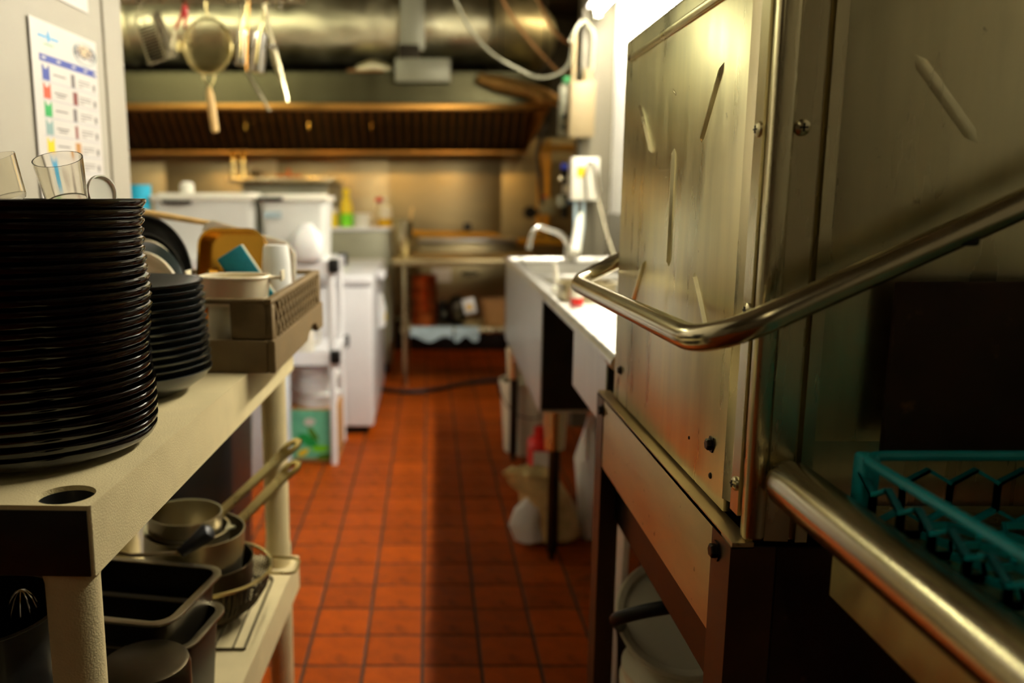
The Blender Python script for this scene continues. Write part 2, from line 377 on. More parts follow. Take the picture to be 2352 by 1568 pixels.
# folded flange strip along the near side of the door
fs = obj('side_flange', B().prism([(XF+0.012, 0.952, 0.895), (XF-0.001, 0.952, 0.895), (XF+0.006, 0.934, 0.895), (XF+0.006, 0.926, 0.895), (XF-0.003, 0.920, 0.895), (XF-0.003, 0.897, 0.895), (XF+0.012, 0.897, 0.895)], (0,0,DZT-0.895)), M_STEEL, dw)
for px, py in ((1745, 297), (1720, 712), (1690, 1110)): screw(fs, atX(px, py, XF-0.003), (-1,0,0), 0.0085)
for px, py, r in ((1635, 1020, 0.0075), (1632, 1092, 0.004), (1426, 850, 0.006), (1583, 1005, 0.0025)): screw(dp, atX(px, py, XF), (-1,0,0), r, M_DARKLEG, False, r > 0.005)
# corner post and camera-side frame
obj('corner_post', B().box((XF-0.002, 0.874, 0.872), (XF+0.022, 0.893, DZT), 0.006, 3), M_STEEL, dw)
ff = obj('side_frame', B().prism([(XF+0.022, 0.893, 0.872), (XF+0.022, 0.880, 0.872), (XF+0.048, 0.878, 0.872), (XF+0.049, 0.884, 0.872), (XF+0.053, 0.884, 0.872), (XF+0.055, 0.876, 0.872), (XF+0.068, 0.876, 0.872), (XF+0.070, 0.893, 0.872)], (0,0,DZT-0.872)), M_STEEL, dw)
screw(ff, atY(1842, 293, 0.8795), (0,-1,0), 0.0088)
fd = obj('side_door', B().box((XF+0.070, 0.886, 0.985), (0.94, 0.90, DZT), 0.002), M_DOOR, dw)
ridge(fd, atY(2098, 122, 0.886), atY(2246, 330, 0.886), 0.014, (0,-1,0), 0.0014)
ridge(fd, atY(2040, 852, 0.886), atY(2140, 752, 0.886), 0.009, (0,-1,0), 0.0022)
obj('hood_top', B().box((XF+0.002, 0.876, DZT-0.012), (0.945, 1.56, DZT+0.004), 0.004), M_STEEL, dw)
# base: apron, ledge, posts
ap = obj('apron', B().box((0.336, 0.905, 0.735), (0.341, 1.612, 0.872), 0.001), M_APRON, dw)
obj('ledge', B().prism([(0.336, 0.872, 0.866), (0.336, 1.614, 0.866), (0.36, 1.614, 0.866), (0.36, 0.872, 0.866)], (0,0,0.007)), M_APRON, dw)
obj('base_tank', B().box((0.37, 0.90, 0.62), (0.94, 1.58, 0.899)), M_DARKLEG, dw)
for yy, s_ in ((0.872, 1), (1.614, -1)):
    obj('post', B().prism([(0.3345, yy, 0), (0.3345, yy+s_*0.06, 0), (0.3375, yy+s_*0.06, 0), (0.3375, yy+s_*0.003, 0), (0.385, yy+s_*0.003, 0), (0.385, yy, 0)], (0,0,0.868)), M_POST, dw)
    obj('post', B().prism([(0.942, yy, 0), (0.942, yy+s_*0.05, 0), (0.938, yy+s_*0.05, 0), (0.938, yy+s_*0.003, 0), (0.89, yy+s_*0.003, 0), (0.89, yy, 0)], (0,0,0.868)), M_POST, dw)
obj('stretcher', B().box((0.345, 0.90, 0.10), (0.375, 1.60, 0.13), 0.002), M_POST, dw)
for px, py in ((1384, 942), (1647, 1264)): screw(ap, atX(px, py, 0.3345), (-1,0,0), 0.0085, M_DARKLEG, False, True)
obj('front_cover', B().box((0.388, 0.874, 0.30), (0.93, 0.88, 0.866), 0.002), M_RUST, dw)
# wraparound handle
HA, HB = Vector((0.275, 1.585, 1.09)), Vector((0.275, 0.812, 1.105))
EN, EF = Vector((0.93, 0.802, 1.415)), Vector((0.93, 1.605, 1.40))
hd = obj('handle', B().tube(fillet([EF, HA, HB, EN], 0.075, 10), 0.0146, 18), M_TUBEBAR, dw, 60)
obj('handle_pivot', B().box((0.90, 0.79, 1.36), (0.95, 0.886, 1.45), 0.004), M_STEEL, dw)
obj('handle_pivot', B().box((0.90, 1.575, 1.35), (0.95, 1.625, 1.44), 0.004), M_STEEL, dw)
b = B(); c = atY(2192, 522, 0.806); u = (EN-HB).normalized(); b.obox(c+u*0.006+Vector((0,0,-0.014)), (0.030, 0.02, 0.012), None, 0.003); obj('clamp', b, M_RUBBER, dw)
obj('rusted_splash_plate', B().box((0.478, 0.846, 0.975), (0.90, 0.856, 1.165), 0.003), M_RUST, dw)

# ---------------- dish table running towards the camera
dt = T('dish_table', 'stainless dish table with thick rolled rim, running from the dishwasher towards the camera', 'table', (0.66, 0.2, 0))
dtp = obj('table_top', B().box((0.395, -0.6, 0.908), (0.945, 0.872, 0.916)), M_STEEL, dt)
obj('rolled_rim', B().tube([(0.387, -0.6, 0.947), (0.387, 0.850, 0.947), (0.387, 0.862, 0.947), (0.387, 0.869, 0.947)], [0.0265, 0.0265, 0.024, 0.014], 28), M_TUBEBAR, dt, 60)
obj('edge_skirt', B().box((0.398, -0.6, 0.860), (0.401, 0.775, 0.935), 0.0012), M_SKIRT, dt)
obj('back_splash', B().box((0.942, -0.6, 0.912), (0.952, 0.866, 1.12), 0.002), M_STEEL, dt)
for yy in (-0.5, 0.6):
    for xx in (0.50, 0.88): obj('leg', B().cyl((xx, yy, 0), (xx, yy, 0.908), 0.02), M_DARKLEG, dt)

# ---------------- teal honeycomb dish rack on the table
def seg_box(b, p, q, th, dep, nrm):
    p, q, nrm = Vector(p), Vector(q), Vector(nrm); d = q-p; L_ = d.length; d.normalize(); s = nrm.cross(d)
    R = Matrix((d, s, nrm)).transposed(); b.obox((p+q)/2, (L_+th*0.6, th, dep), R)
GX0, GX1, GY0, GY1, GZ0, GZ1 = 0.428, 0.915, 0.29, 0.800, 0.918, 1.000
gr = T('glass_rack', 'teal plastic honeycomb dish rack on the dish table', 'dish rack', ((GX0+GX1)/2, (GY0+GY1)/2, GZ0))
obj('top_rail', B().tube(fillet([(GX0, GY0, GZ1-0.004), (GX0, GY1, GZ1-0.004), (GX1, GY1, GZ1-0.004), (GX1, GY0, GZ1-0.004)], 0.03, 6), 0.0052, 8).cyl((GX0, GY0, GZ1-0.004), (GX1, GY0, GZ1-0.004), 0.0052, n=8), M_TEALRACK, gr)
for cx_, cy_ in ((GX0+0.006, GY1-0.006), (GX1-0.006, GY1-0.006), (GX0+0.006, GY0+0.006), (GX1-0.006, GY0+0.006)):
    obj('corner_post', B().box((cx_-0.009, cy_-0.012, GZ0), (cx_+0.009, cy_+0.012, GZ1), 0.005, 3), M_TEALRACK, gr)
def honey(origin, du, dv, U, V, nrm):
    b = B(); R_ = 0.0275; w_ = R_*math.sqrt(3); row = 0; v = -R_*0.2
    origin, du, dv = Vector(origin), Vector(du), Vector(dv); done = set()
    while v < V + R_:
        u = (w_/2 if row % 2 else 0)
        while u < U + w_:
            P = [(u + R_*math.sin(PI/3*k), v + R_*math.cos(PI/3*k)) for k in range(6)]
            for k in range(6):
                a, c = P[k], P[(k+1) % 6]; key = tuple(sorted([(round(a[0],3), round(a[1],3)), (round(c[0],3), round(c[1],3))]))
                if key in done: continue
                done.add(key)
                mu, mv = (a[0]+c[0])/2, (a[1]+c[1])/2
                if 0 <= mu <= U and 0 <= mv <= V:
                    cl = lambda t: (min(max(t[0], 0), U), min(max(t[1], 0), V)); a2, c2 = cl(a), cl(c)
                    if abs(a2[0]-c2[0])+abs(a2[1]-c2[1]) > 0.003: seg_box(b, origin+du*a2[0]+dv*a2[1], origin+du*c2[0]+dv*c2[1], 0.0034, 0.007, nrm)
            u += w_
        v += 1.5*R_; row += 1
    return b
obj('honeycomb_side', honey((GX0, GY0, GZ0), (0,1,0), (0,0,1), GY1-GY0, GZ1-GZ0-0.006, (1,0,0)), M_TEALRACK, gr, 0)
obj('honeycomb_side', honey((GX1, GY0, GZ0), (0,1,0), (0,0,1), GY1-GY0, GZ1-GZ0-0.006, (1,0,0)), M_TEALRACK, gr, 0)
obj('honeycomb_side', honey((GX0, GY1, GZ0), (1,0,0), (0,0,1), GX1-GX0, GZ1-GZ0-0.006, (0,1,0)), M_TEALRACK, gr, 0)
obj('honeycomb_floor', honey((GX0, GY0, GZ0+0.009), (0,1,0), (1,0,0), GY1-GY0, GX1-GX0, (0,0,1)), M_TEALRACK, gr, 0)

# ================================================================== SINK
SZ = 0.948
def SX(y): return 0.352 + (y-1.6)*0.0134            # front rim line, slightly turned like the photo
sk = T('sink_unit', 'long stainless sink bench with deep basin and drainboard along the bright wall', 'sink', (0.66, 3.0, 0))
obj('front_rim', B().tube([(SX(1.59)+0.016, 1.582, SZ-0.016), (SX(4.29)+0.016, 4.29, SZ-0.016)], 0.016, 16), M_SINK, sk, 60)
obj('end_rim', B().tube([(SX(4.29)+0.016, 4.29, SZ-0.016), (RW-0.012, 4.29, SZ-0.016)], 0.016, 16), M_SINK, sk, 60)
BY0, BY1, BX0, BX1, BZ = 2.80, 4.18, 0.45, 0.86, 0.552
deck = B()
ZD = SZ-0.018
def q(b, pts): b.bm.faces.new([b.bm.verts.new(Vector(p)) for p in pts])
def deckbox(x0, x1, y0, y1): deck.prism([(SX(y0) if x0 is None else x0, y0, ZD-0.004), (SX(y1) if x0 is None else x0, y1, ZD-0.004), (x1, y1, ZD-0.004), (x1, y0, ZD-0.004)], (0,0,0.004))
deckbox(None, RW-0.012, 1.635, BY0); deckbox(None, RW-0.012, BY1, 4.285); deckbox(None, BX0, BY0, BY1); deckbox(BX1, RW-0.012, BY0, BY1)
obj('drainboard', deck, M_SINK, sk, 0)
ym = (BY0+BY1)/2
for y0, y1 in ((BY0, ym-0.02), (ym+0.02, BY1)):
    obj('basin', B().tray(BX1-BX0, y1-y0, SZ-0.026-BZ, 0.004, 0.05, 0, TR(((BX0+BX1)/2, (y0+y1)/2, BZ)), 0.01), M_SINK, sk)
obj('basin_divider', B().box((BX0, ym-0.022, SZ-0.05), (BX1, ym+0.022, SZ-0.019), 0.006), M_SINK, sk)
obj('basin_casing', B().prism([(SX(2.70)+0.004, 2.70, BZ-0.01), (SX(4.2)+0.004, 4.2, BZ-0.01), (RW-0.03, 4.2, BZ-0.01), (RW-0.03, 2.70, BZ-0.01)], (0,0,0.008)), M_SINK, sk, 0)
obj('front_skirt', B().prism([(SX(2.70)+0.004, 2.70, BZ), (SX(4.2)+0.004, 4.2, BZ), (SX(4.2)+0.008, 4.2, BZ), (SX(2.70)+0.008, 2.70, BZ)], (0,0,ZD-BZ-0.004)), M_SINK, sk, 0)
obj('end_skirt', B().box((SX(2.7)+0.008, 2.70, BZ), (RW-0.03, 2.704, ZD-0.004)), M_DARKLEG, sk, 0)  # dark steel stands in for the shadow on this end of the basin
obj('drainboard_skirt', B().prism([(SX(1.64)+0.004, 1.64, 0.785), (SX(2.05)+0.004, 2.05, 0.785), (SX(2.05)+0.008, 2.05, 0.785), (SX(1.64)+0.008, 1.64, 0.785)], (0,0,ZD-0.79)), M_SINK, sk, 0)
obj('backsplash', B().box((RW-0.014, 1.635, ZD-0.03), (RW-0.004, 4.44, SZ+0.22), 0.003), M_SINK, sk)
for p, (yy, xx) in enumerate(((3.88, 0.408), (2.755, 0.432), (3.88, 0.9), (2.755, 0.9))):
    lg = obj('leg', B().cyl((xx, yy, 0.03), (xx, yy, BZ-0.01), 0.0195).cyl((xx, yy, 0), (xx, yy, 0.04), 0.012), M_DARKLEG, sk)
    obj('leg_socket', B().cyl((xx, yy, BZ-0.15), (xx, yy, BZ-0.002), 0.034, 0.042), M_STEEL, lg)
obj('drain_pipe', B().tube(fillet([(0.65, 3.2, BZ-0.01), (0.65, 3.2, 0.3), (0.9, 3.2, 0.25)], 0.08), 0.022, 12), M_CHROME, sk)

# ================================================================== LEFT SHELVING
SA = math.radians(-2.0)
NC = Vector((-0.364, 0.856, 0))                          # near aisle corner
SH = T('shelving_unit', 'beige plastic shelving unit with round legs along the left side of the aisle', 'shelf', NC, RZ(-2.0))
SL, SD, SZT, SZL = 1.12, 0.46, 0.922, 0.362
def shelf_deck(z, holes, th=0.081):
    b = B(); bm = b.bm
    out = []
    for cx_, cy_, a0 in ((-0.004, SL-0.004, 0), (-SD+0.004, SL-0.004, PI/2), (-SD+0.004, 0.004, PI), (-0.004, 0.004, 1.5*PI)):
        for k in range(4): a = a0+PI/2*k/3; out.append((cx_+0.004*math.cos(a), cy_+0.004*math.sin(a)))
    loops = [out]
    if holes:
        for hx, hy in LEGS: loops.append([(hx+0.031*math.cos(2*PI*k/28), hy+0.031*math.sin(2*PI*k/28)) for k in range(28)])
    edges = []; rings = []
    for lp in loops:
        vs = b.ring([(x, y, z) for x, y in lp]); rings.append(vs)
        edges += [bm.edges.new((vs[i], vs[(i+1) % len(vs)])) for i in range(len(vs))]
    bmesh.ops.triangle_fill(bm, edges=edges, use_beauty=True)
    n = len(out)
    r1 = b.ring([(x, y, z-th) for x, y in out])
    ins = [(x+(-SD/2-x)*0.025, y+(SL/2-y)*0.012) for x, y in out]
    r2 = b.ring([(x, y, z-th) for x, y in ins]); r3 = b.ring([(x, y, z-0.012) for x, y in ins])
    b.skin([rings[0], r1, r2, r3], True, False, not holes)
    if holes:
        for vs in rings[1:]:
            lo = b.ring([(v.co.x, v.co.y, z-0.008) for v in vs]); b.skin([vs, lo], True, False, False)
    return b
LEGS = [(-0.042, 0.034), (-SD+0.042, 0.034), (-0.042, SL-0.045), (-SD+0.042, SL-0.045)]
obj('shelf', shelf_deck(SZT, True), M_SHELF, SH, 30, world=False)
obj('shelf', shelf_deck(SZL, False), M_SHELF, SH, 30, world=False)
obj('end_black_sheet', B().box((-SD+0.006, -0.0018, SZT-0.0808), (-0.0045, 0.003, SZT-0.0055), 0.0008), M_BLACK, SH, world=False)  # thin black sheet over the near end face of the top shelf
for x, y in LEGS:
    obj('leg', B().lathe([(0.0305, SZL), (0.0305, SZL+0.05), (0.0285, SZL+0.06), (0.0295, SZT-0.10), (0.0315, SZT-0.09), (0.0315, SZT-0.079), (0.028, SZT-0.079), (0.028, SZL)], 28, TR((x, y, 0)), True), M_SHELF, SH, world=False)
    obj('leg', B().lathe([(0, 0), (0.024, 0), (0.028, 0.02), (0.0305, SZL-0.075), (0, SZL-0.075)], 28, TR((x, y, 0))), M_SHELF, SH, world=False)
    obj('leg_socket', B().lathe([(0, SZT-0.074), (0.0285, SZT-0.074), (0.0305, SZT-0.006), (0.0325, SZT-0.008), (0.0305, SZT-0.078), (0, SZT-0.078)], 28, TR((x, y, 0))), M_BLACK, SH, world=False)  # black cup stands in for the darkness inside the leg hole
    obj('corner_boss', B().lathe([(0.0305, SZL-0.081), (0.040, SZL-0.081), (0.040, SZL-0.002), (0.0305, SZL-0.002)], 28, TR((x, y, 0)), True), M_SHELF, SH, world=False)
# ---------------- stack of black plates
def plate_mesh(name, prof, m, n=56): return B().lathe(prof, n).mesh(name, m, 50)
pm = plate_mesh('dinner_plate', [(0,0.004),(0.088,0.004),(0.090,0),(0.097,0),(0.10,0.003),(0.141,0.0075),(0.155,0.0135),(0.1600,0.0215),(0.1600,0.0245),(0.1580,0.0255),(0.1560,0.0245),(0.1515,0.0175),(0.139,0.0125),(0.10,0.0085),(0,0.0085)], M_PLATE)
NP, PP = 25, 0.01250
for k in range(NP):
    j = NP-1-k
    wob = 0.0008
    M = TR((-0.529+random.uniform(-wob, wob)+0.003*math.sin(k*0.55), 1.077+random.uniform(-wob, wob), SZT+0.0003+k*PP)) @ RZ(k*37)
    o = link('dinner_plate', pm, None, M)
    lab = {0: 'large glossy black plate at the bottom of the tall near stack, resting on the shelf', NP-1: 'large glossy black plate on top of the tall near stack, under the clear tumblers'}.get(k, 'large glossy black plate, %s from the top of the tall near stack' % ORD[j])
    tag(o, lab, 'plate', 'large black plates in the tall stack')
bmh = plate_mesh('pasta_bowl', [(0,0.003),(0.078,0.003),(0.08,0),(0.086,0),(0.09,0.003),(0.112,0.013),(0.132,0.027),(0.143,0.040),(0.145,0.0435),(0.1435,0.0445),(0.1415,0.043),(0.129,0.031),(0.109,0.0175),(0.088,0.008),(0,0.008)], M_BOWL)
NB = 13
for k in range(NB):
    j = NB-1-k
    M = TR((-0.5145+random.uniform(-0.0008, 0.0008)-(0.0007*k), 1.385+random.uniform(-0.0008, 0.0008), SZT+0.0003+k*0.0122)) @ RZ(k*51)
    o = link('pasta_bowl', bmh, None, M)
    lab = {0: 'dark grey shallow bowl at the bottom of the second stack, resting on the shelf', NB-1: 'dark grey shallow bowl on top of the second stack, its inside showing'}.get(k, 'dark grey shallow bowl, %s from the top of the second stack' % ORD[j])
    tag(o, lab, 'bowl', 'dark bowls in the second stack')
ZTOP = SZT + (NP-1)*PP + 0.0088
# clear tumblers leaning on the top plate
def tumbler(c, R, h, r, label, m=M_CLEAR):
    b = B().lathe([(0,0),(r*0.80,0),(r*0.84,0.004),(r,h),(r-0.0016,h),(r*0.84-0.0016,0.006),(0,0.006)], 40, None)
    o = link('tumbler', b.mesh('tumbler', m, 50), None, TR(c) @ R); return tag(o, label, 'cup', 'clear tumblers on the plates')
tumbler((-0.476, 1.118, ZTOP+0.0115), RX(22), 0.060, 0.031, 'clear plastic tumbler leaning forward on the plates, right one')
tumbler((-0.548, 1.095, ZTOP+0.0135), RX(17) @ RY(-10), 0.056, 0.034, 'clear plastic tumbler leaning forward on the plates, left one')
o = link('sauce_dish', B().lathe([(0,0),(0.021,0.0),(0.024,0.003),(0.024,0.008),(0.022,0.008),(0.021,0.004),(0,0.004)], 36).mesh('sauce_lid', M_WHITEPL), None, TR((-0.452, 1.165, ZTOP+0.0245)) @ RZ(62) @ RX(84))
tag(o, 'small frosted white dish standing on edge behind the right tumbler', 'dish')

# ---------------- brown dish rack
RK = TR((-0.287, 1.537, SZT+0.0008)) @ RZ(-3.6) @ RX(1.8)
rk = T('dish_rack', 'brown plastic dishwasher rack with diamond mesh sides on the left shelf', 'dish rack', (0,0,0)); rk.matrix_basis = RK
LX, LY, H1, H2 = 0.47, 0.48, 0.062, 0.140
def rp(name, b, parent=None, sm=35): return obj(name, b, M_RACKBROWN, parent or rk, sm, world=False)
for x0, x1 in ((-0.014, 0.0), (-LX, -LX+0.014)):                      # lower bands with an arched hand hole
    rp('lower_band', B().prism([(x0,0,0),(x0,0.30,0),(x0,0.315,0.018),(x0,0.345,0.030),(x0,0.385,0.030),(x0,0.41,0.018),(x0,0.42,0),(x0,LY,0),(x0,LY,H1),(x0,0,H1)], (x1-x0,0,0), 0.002))
for y0, y1 in ((0.0, 0.014), (LY-0.014, LY)):
    rp('lower_band', B().box((-LX+0.014, y0, 0), (-0.014, y1, H1), 0.002))
rp('near_wall', B().box((-0.085, 0.006, H1), (-0.008, 0.020, H2), 0.004))
rp('near_wall', B().box((-LX+0.008, 0.006, H1), (-0.36, 0.020, H2), 0.004))
rp('top_rail', B().box((-0.020, 0.004, H2-0.010), (-0.004, LY-0.004, H2), 0.003))
rp('top_rail', B().box((-LX+0.004, 0.004, H2-0.010), (-LX+0.020, LY-0.004, H2), 0.003))
rp('top_rail', B().box((-LX+0.020, 0.005, H2-0.010), (-0.020, 0.021, H2), 0.003))
rp('top_rail', B().box((-LX+0.020, LY-0.020, H2-0.010), (-0.020, LY-0.004, H2), 0.003))
for cx_ in (-0.012, -LX+0.012):
    for cy_ in (0.018, LY-0.016): rp('corner_block', B().box((cx_-0.008, cy_-0.012, H1), (cx_+0.008, cy_+0.012, H2-0.01), 0.003))
bars = []
for sg in (1, -1):
    hb = (H2-0.010-H1); dy = 0.050*sg; b = B(); seg_box(b, (0, -dy/2, -hb/2), (0, dy/2, hb/2), 0.0044, 0.015, (1,0,0)); bars.append(b.mesh('lattice_bar', M_RACKBROWN, 0))
nb = 14
for side_x in (-0.0105, -LX+0.0105):
    for k in range(nb):
        for me in bars:
            link('lattice_bar', me, rk, TR((side_x, 0.050 + k*(LY-0.10)/(nb-1), (H1+H2-0.010)/2)))
b = B()
for k in range(12): b.box((-LX+0.014, 0.02+k*0.04, 0.004), (-0.014, 0.028+k*0.04, 0.010)); b.box((-LX+0.02+k*0.039, 0.014, 0.004), (-LX+0.026+k*0.039, LY-0.014, 0.0098))
rp('grid_floor', b, None, 0)
ZR = SZT + 0.012
def rkz(y): return ZR + (y-1.537)*math.sin(math.radians(1.8)) + 0.0012
# contents of the rack
def disc_pan(name, label, cat, c, yaw, lean, prof, m, group=None):
    """a lathe piece stood on its rim: its open side faces the camera side after the turn"""
    M = TR(c) @ RZ(yaw) @ RX(90+lean); o = link(name, B().lathe(prof, 48, closed=False).mesh(name, m, 50), None, M)
    return tag(o, label, cat, group)
def bowlprof(R, h, rb, t): return [(0,0),(rb,0),(rb+(R-rb)*0.55,h*0.35),(R*0.96,h*0.8),(R,h),(R-t,h),(R*0.96-t,h*0.8),(rb+(R-rb)*0.55-t,h*0.35+t),(rb-t,t),(0,t)]
def standing(name, label, cat, px, Y, R, yaw, lean, prof, m, dz=0):
    p = atY(px, 600, Y); return disc_pan(name, label, cat, (p.x, Y, rkz(Y)+R*math.cos(math.radians(lean))+dz), yaw, lean, prof, m)
YAW = -24; nv = Vector((math.sin(math.radians(YAW)), -math.cos(math.radians(YAW)), 0)); tv = Vector((math.cos(math.radians(YAW)), math.sin(math.radians(YAW)), 0))
def stand2(name, label, cat, s_, u_, R, prof, m, dz=0.0):
    c = Vector((-0.622, 1.945, 0)) + nv*s_ + tv*u_; z = rkz(c.y+0.05)+R+0.001+dz
    o = link(name, B().lathe(prof, 48).mesh(name, m, 50), None, TR((c.x, c.y, z)) @ RZ(YAW) @ RX(90)); return tag(o, label, cat)
stand2('wok', 'black nonstick wok standing on its rim at the back of the brown rack', 'pan', 0, 0.0, 0.130, bowlprof(0.130, 0.050, 0.06, 0.003), M_TEFLON)
stand2('frying_pan', 'black nonstick pan standing in front of the wok in the brown rack', 'pan', 0.054, 0.035, 0.112, bowlprof(0.112, 0.036, 0.06, 0.003), M_TEFLON)
stand2('round_cover', 'white round lid showing between the black pan and the dark green bowl', 'lid', 0.095, 0.045, 0.106, [(0,0),(0.096,0),(0.106,0.006),(0.106,0.012),(0.096,0.012),(0.09,0.006),(0,0.006)], M_CREAMPL)
stand2('mixing_bowl', 'dark green bowl lying on its side in the brown rack', 'bowl', 0.112, 0.062, 0.104, [(0,0.075),(0.03,0.075),(0.06,0.06),(0.098,0.012),(0.104,0.0),(0.100,0.0),(0.094,0.012),(0.058,0.057),(0.03,0.072),(0,0.072)], M_SLATE)
stand2('round_cover', 'small white round lid with a ring, propped behind the dark bowls', 'lid', 0.203, 0.140, 0.099, [(0,0),(0.090,0),(0.099,0.006),(0.099,0.012),(0.094,0.013),(0.084,0.011),(0.078,0.006),(0.055,0.006),(0.048,0.014),(0.030,0.016),(0,0.016)], M_CREAMPL)
# standing rectangular tray and board
p = atY(525, 600, 1.86)
o = link('baking_tin', B().tray(0.150, 0.215, 0.035, 0.002, 0.035, 0.004).mesh('baking_tin', M_GOLDTONE, 40), None, TR((p.x+0.008, 1.888, rkz(1.86)+0.121)) @ RZ(-10) @ RX(80))  # orange light mirrored in the steel tin is put into its gold colour
tag(o, 'steel baking tin with painted gold reflection standing upright in the brown rack', 'tin')
b = B(); pts = [(-0.11,0),(0.10,0),(0.112,0.02),(0.112,0.175),(0.09,0.20),(-0.085,0.25),(-0.11,0.235)]
b.prism([(x, 0, z) for x, z in pts], (0, 0.010, 0), 0.003)
p = atY(570, 600, 1.955)
o = link('cutting_board', b.mesh('cutting_board', M_WHITEPL), None, TR((p.x, 1.945, rkz(1.95))) @ RZ(-6) @ RX(-3))
tag(o, 'white plastic cutting board standing behind the gold-toned tin', 'cutting board')
# upside-down tub carrying the open white container
p = atY(534, 660, 1.60)
def oval(w_, d_, h, t, taper, M): return B().tray(w_, d_, h, t, min(w_, d_)*0.46, 0.0, M, taper, 8)
o = obj('food_tub', oval(0.112, 0.10, 0.105, 0.003, 0.004, TR((p.x, 1.622, rkz(1.605)+0.1055)) @ RX(180)), M_CREAMPL); tag(o, 'cream tub turned upside down under the open white container', 'tub')
tb_ = T('food_container', 'open white oval container with side clips on the brown rack', 'container', (p.x, 1.622, rkz(1.605)+0.1062))
obj('bowl', oval(0.136, 0.112, 0.054, 0.004, 0.006, None), M_CREAMPL, tb_, world=False)
obj('rim', B().tube([(0.066*math.copysign(abs(math.cos(a))**0.8, math.cos(a)), 0.055*math.copysign(abs(math.sin(a))**0.8, math.sin(a)), 0.054) for a in [2*PI*k/40+0.01 for k in range(40)]], 0.0035, 8, closed=True), M_CREAMPL, tb_, world=False)
for sx in (-1, 1):
    obj('clip', B().box((sx*0.079-0.014, -0.012, 0.050), (sx*0.079+0.014, 0.022, 0.054), 0.0015).box((sx*0.092-0.002, -0.012, 0.046), (sx*0.092+0.002, 0.022, 0.066), 0.001), M_CREAMPL, tb_, world=False)
# ribbed gold mould, sponge, clear deli cup, paddle
p = atY(520, 615, 1.74)
b = B(); n = 24; b.skin([b.ring([((0.034+0.003*(k % 2))*math.cos(2*PI*k/n)*1.15, (0.034+0.003*(k % 2))*math.sin(2*PI*k/n), z*1.0) for k in range(n)]) for z in (0, 0.16)], True, True, False)
o = link('ribbed_mould', b.mesh('ribbed_mould', M_GOLDTONE, 20), None, TR((p.x, 1.745, rkz(1.745)))); tag(o, 'small ribbed gold mould between the white container and the tin', 'mould')
p = atY(592, 612, 1.72)
sp = T('sponge', 'teal scouring sponge block leaning in the brown rack', 'sponge', (p.x+0.012, 1.715, rkz(1.715)))
RS = RZ(12) @ RY(-32)
obj('pad', B().obox((-0.028, 0, 0.135), (0.056, 0.022, 0.150), RS.to_3x3(), 0.002), M_TEAL, sp, world=False)
obj('foam', B().obox((-0.028, 0.019, 0.135), (0.056, 0.016, 0.150), RS.to_3x3(), 0.002), M_CREAMPL, sp, world=False)
obj('holder', B().obox((0.010, 0.008, 0.045), (0.050, 0.030, 0.090), None, 0.004), M_TEAL, sp, world=False)
p = atY(658, 600, 1.80)
b = B(); n = 36; prof = [(0.024, 0.205), (0.026, 0.20), (0.029, 0.17), (0.031, 0.12), (0.034, 0.005), (0.036, 0.0)]
b.skin([b.ring([((r+0.0008*(k % 2))*math.cos(2*PI*k/n), (r+0.0008*(k % 2))*math.sin(2*PI*k/n), z) for k in range(n)]) for r, z in prof], True, True, False)
o = link('deli_cup', b.mesh('deli_cup', M_FROST, 60), None, TR((p.x-0.022, 1.80, rkz(1.80)))); tag(o, 'tall clear ribbed cup upside down at the rack corner', 'cup')
p0, p1 = atY(318, 490, 1.97), atY(482, 514, 1.97)
b = B(); b.tube([(p0.x-0.16, 1.975, p0.z+0.018), (p0.x, 1.972, p0.z+0.004), (p1.x, 1.985, p1.z)], [0.010, 0.009, 0.006], 10)
o = obj('wooden_paddle', b, M_WOOD); tag(o, 'long pale wooden paddle lying across the back of the rack', 'paddle')
# ================================================================== LOWER SHELF OF THE LEFT UNIT
ZL = SZL + 0.0005
c = atZ(333, 1517, 0.538)
pt = T('saucepot', 'steel saucepot turned upside down at the near end of the lower shelf', 'pot', (c.x, c.y, ZL))
obj('body', B().lathe([(0.066,0),(0.069,0.004),(0.069,0.165),(0.066,0.174),(0.060,0.177),(0,0.177),(0,0.173),(0.058,0.172),(0.066,0.16),(0.0665,0.004)], 48), M_DARKPAN, pt, world=False)
obj('handle', B().tube(fillet([(-0.067,0.02,0.05),(-0.10,0.02,0.05),(-0.10,-0.02,0.05),(-0.067,-0.02,0.05)], 0.012), 0.004, 8), M_ALU, pt, world=False)
def hotel_pan(label, near, far, z, depth, wx):
    a, f = atZ(near[0], near[1], z), atZ(far[0], far[1], z); d = (f-a); L_ = d.length; ang = math.degrees(math.atan2(-d.x, d.y))
    M = TR((a+f)/2) @ RZ(ang) @ TR((-wx/2, 0, -depth))
    t = T('hotel_pan', label, 'pan', (0,0,0), None, 'hotel pans on the lower shelf'); t.matrix_basis = M
    obj('body', B().tray(wx-0.03, L_-0.03, depth-0.002, 0.0015, 0.03, 0.0, None, 0.008), M_PANSHADE, t, 40, world=False)
    b = B()
    def rr(hw, hd, r, z):
        out = []
        for cx, cy, a0 in ((hw-r, hd-r, 0), (-hw+r, hd-r, PI/2), (-hw+r, -hd+r, PI), (hw-r, -hd+r, 1.5*PI)):
            for q_ in range(6): an = a0 + PI/2*q_/5; out.append((cx+r*math.cos(an), cy+r*math.sin(an), z))
        return b.ring(out)
    W, D = wx/2-0.015, L_/2-0.015
    rs = [rr(W-0.002, D-0.002, 0.028, depth-0.003), rr(W+0.013, D+0.013, 0.043, depth-0.005), rr(W+0.013, D+0.013, 0.043, depth-0.001), rr(W+0.010, D+0.010, 0.040, depth), rr(W-0.002, D-0.002, 0.028, depth-0.001)]
    b.skin(rs + [rs[0]], True, False, False); obj('rim', b, M_ALU, t, 40, world=False); return t
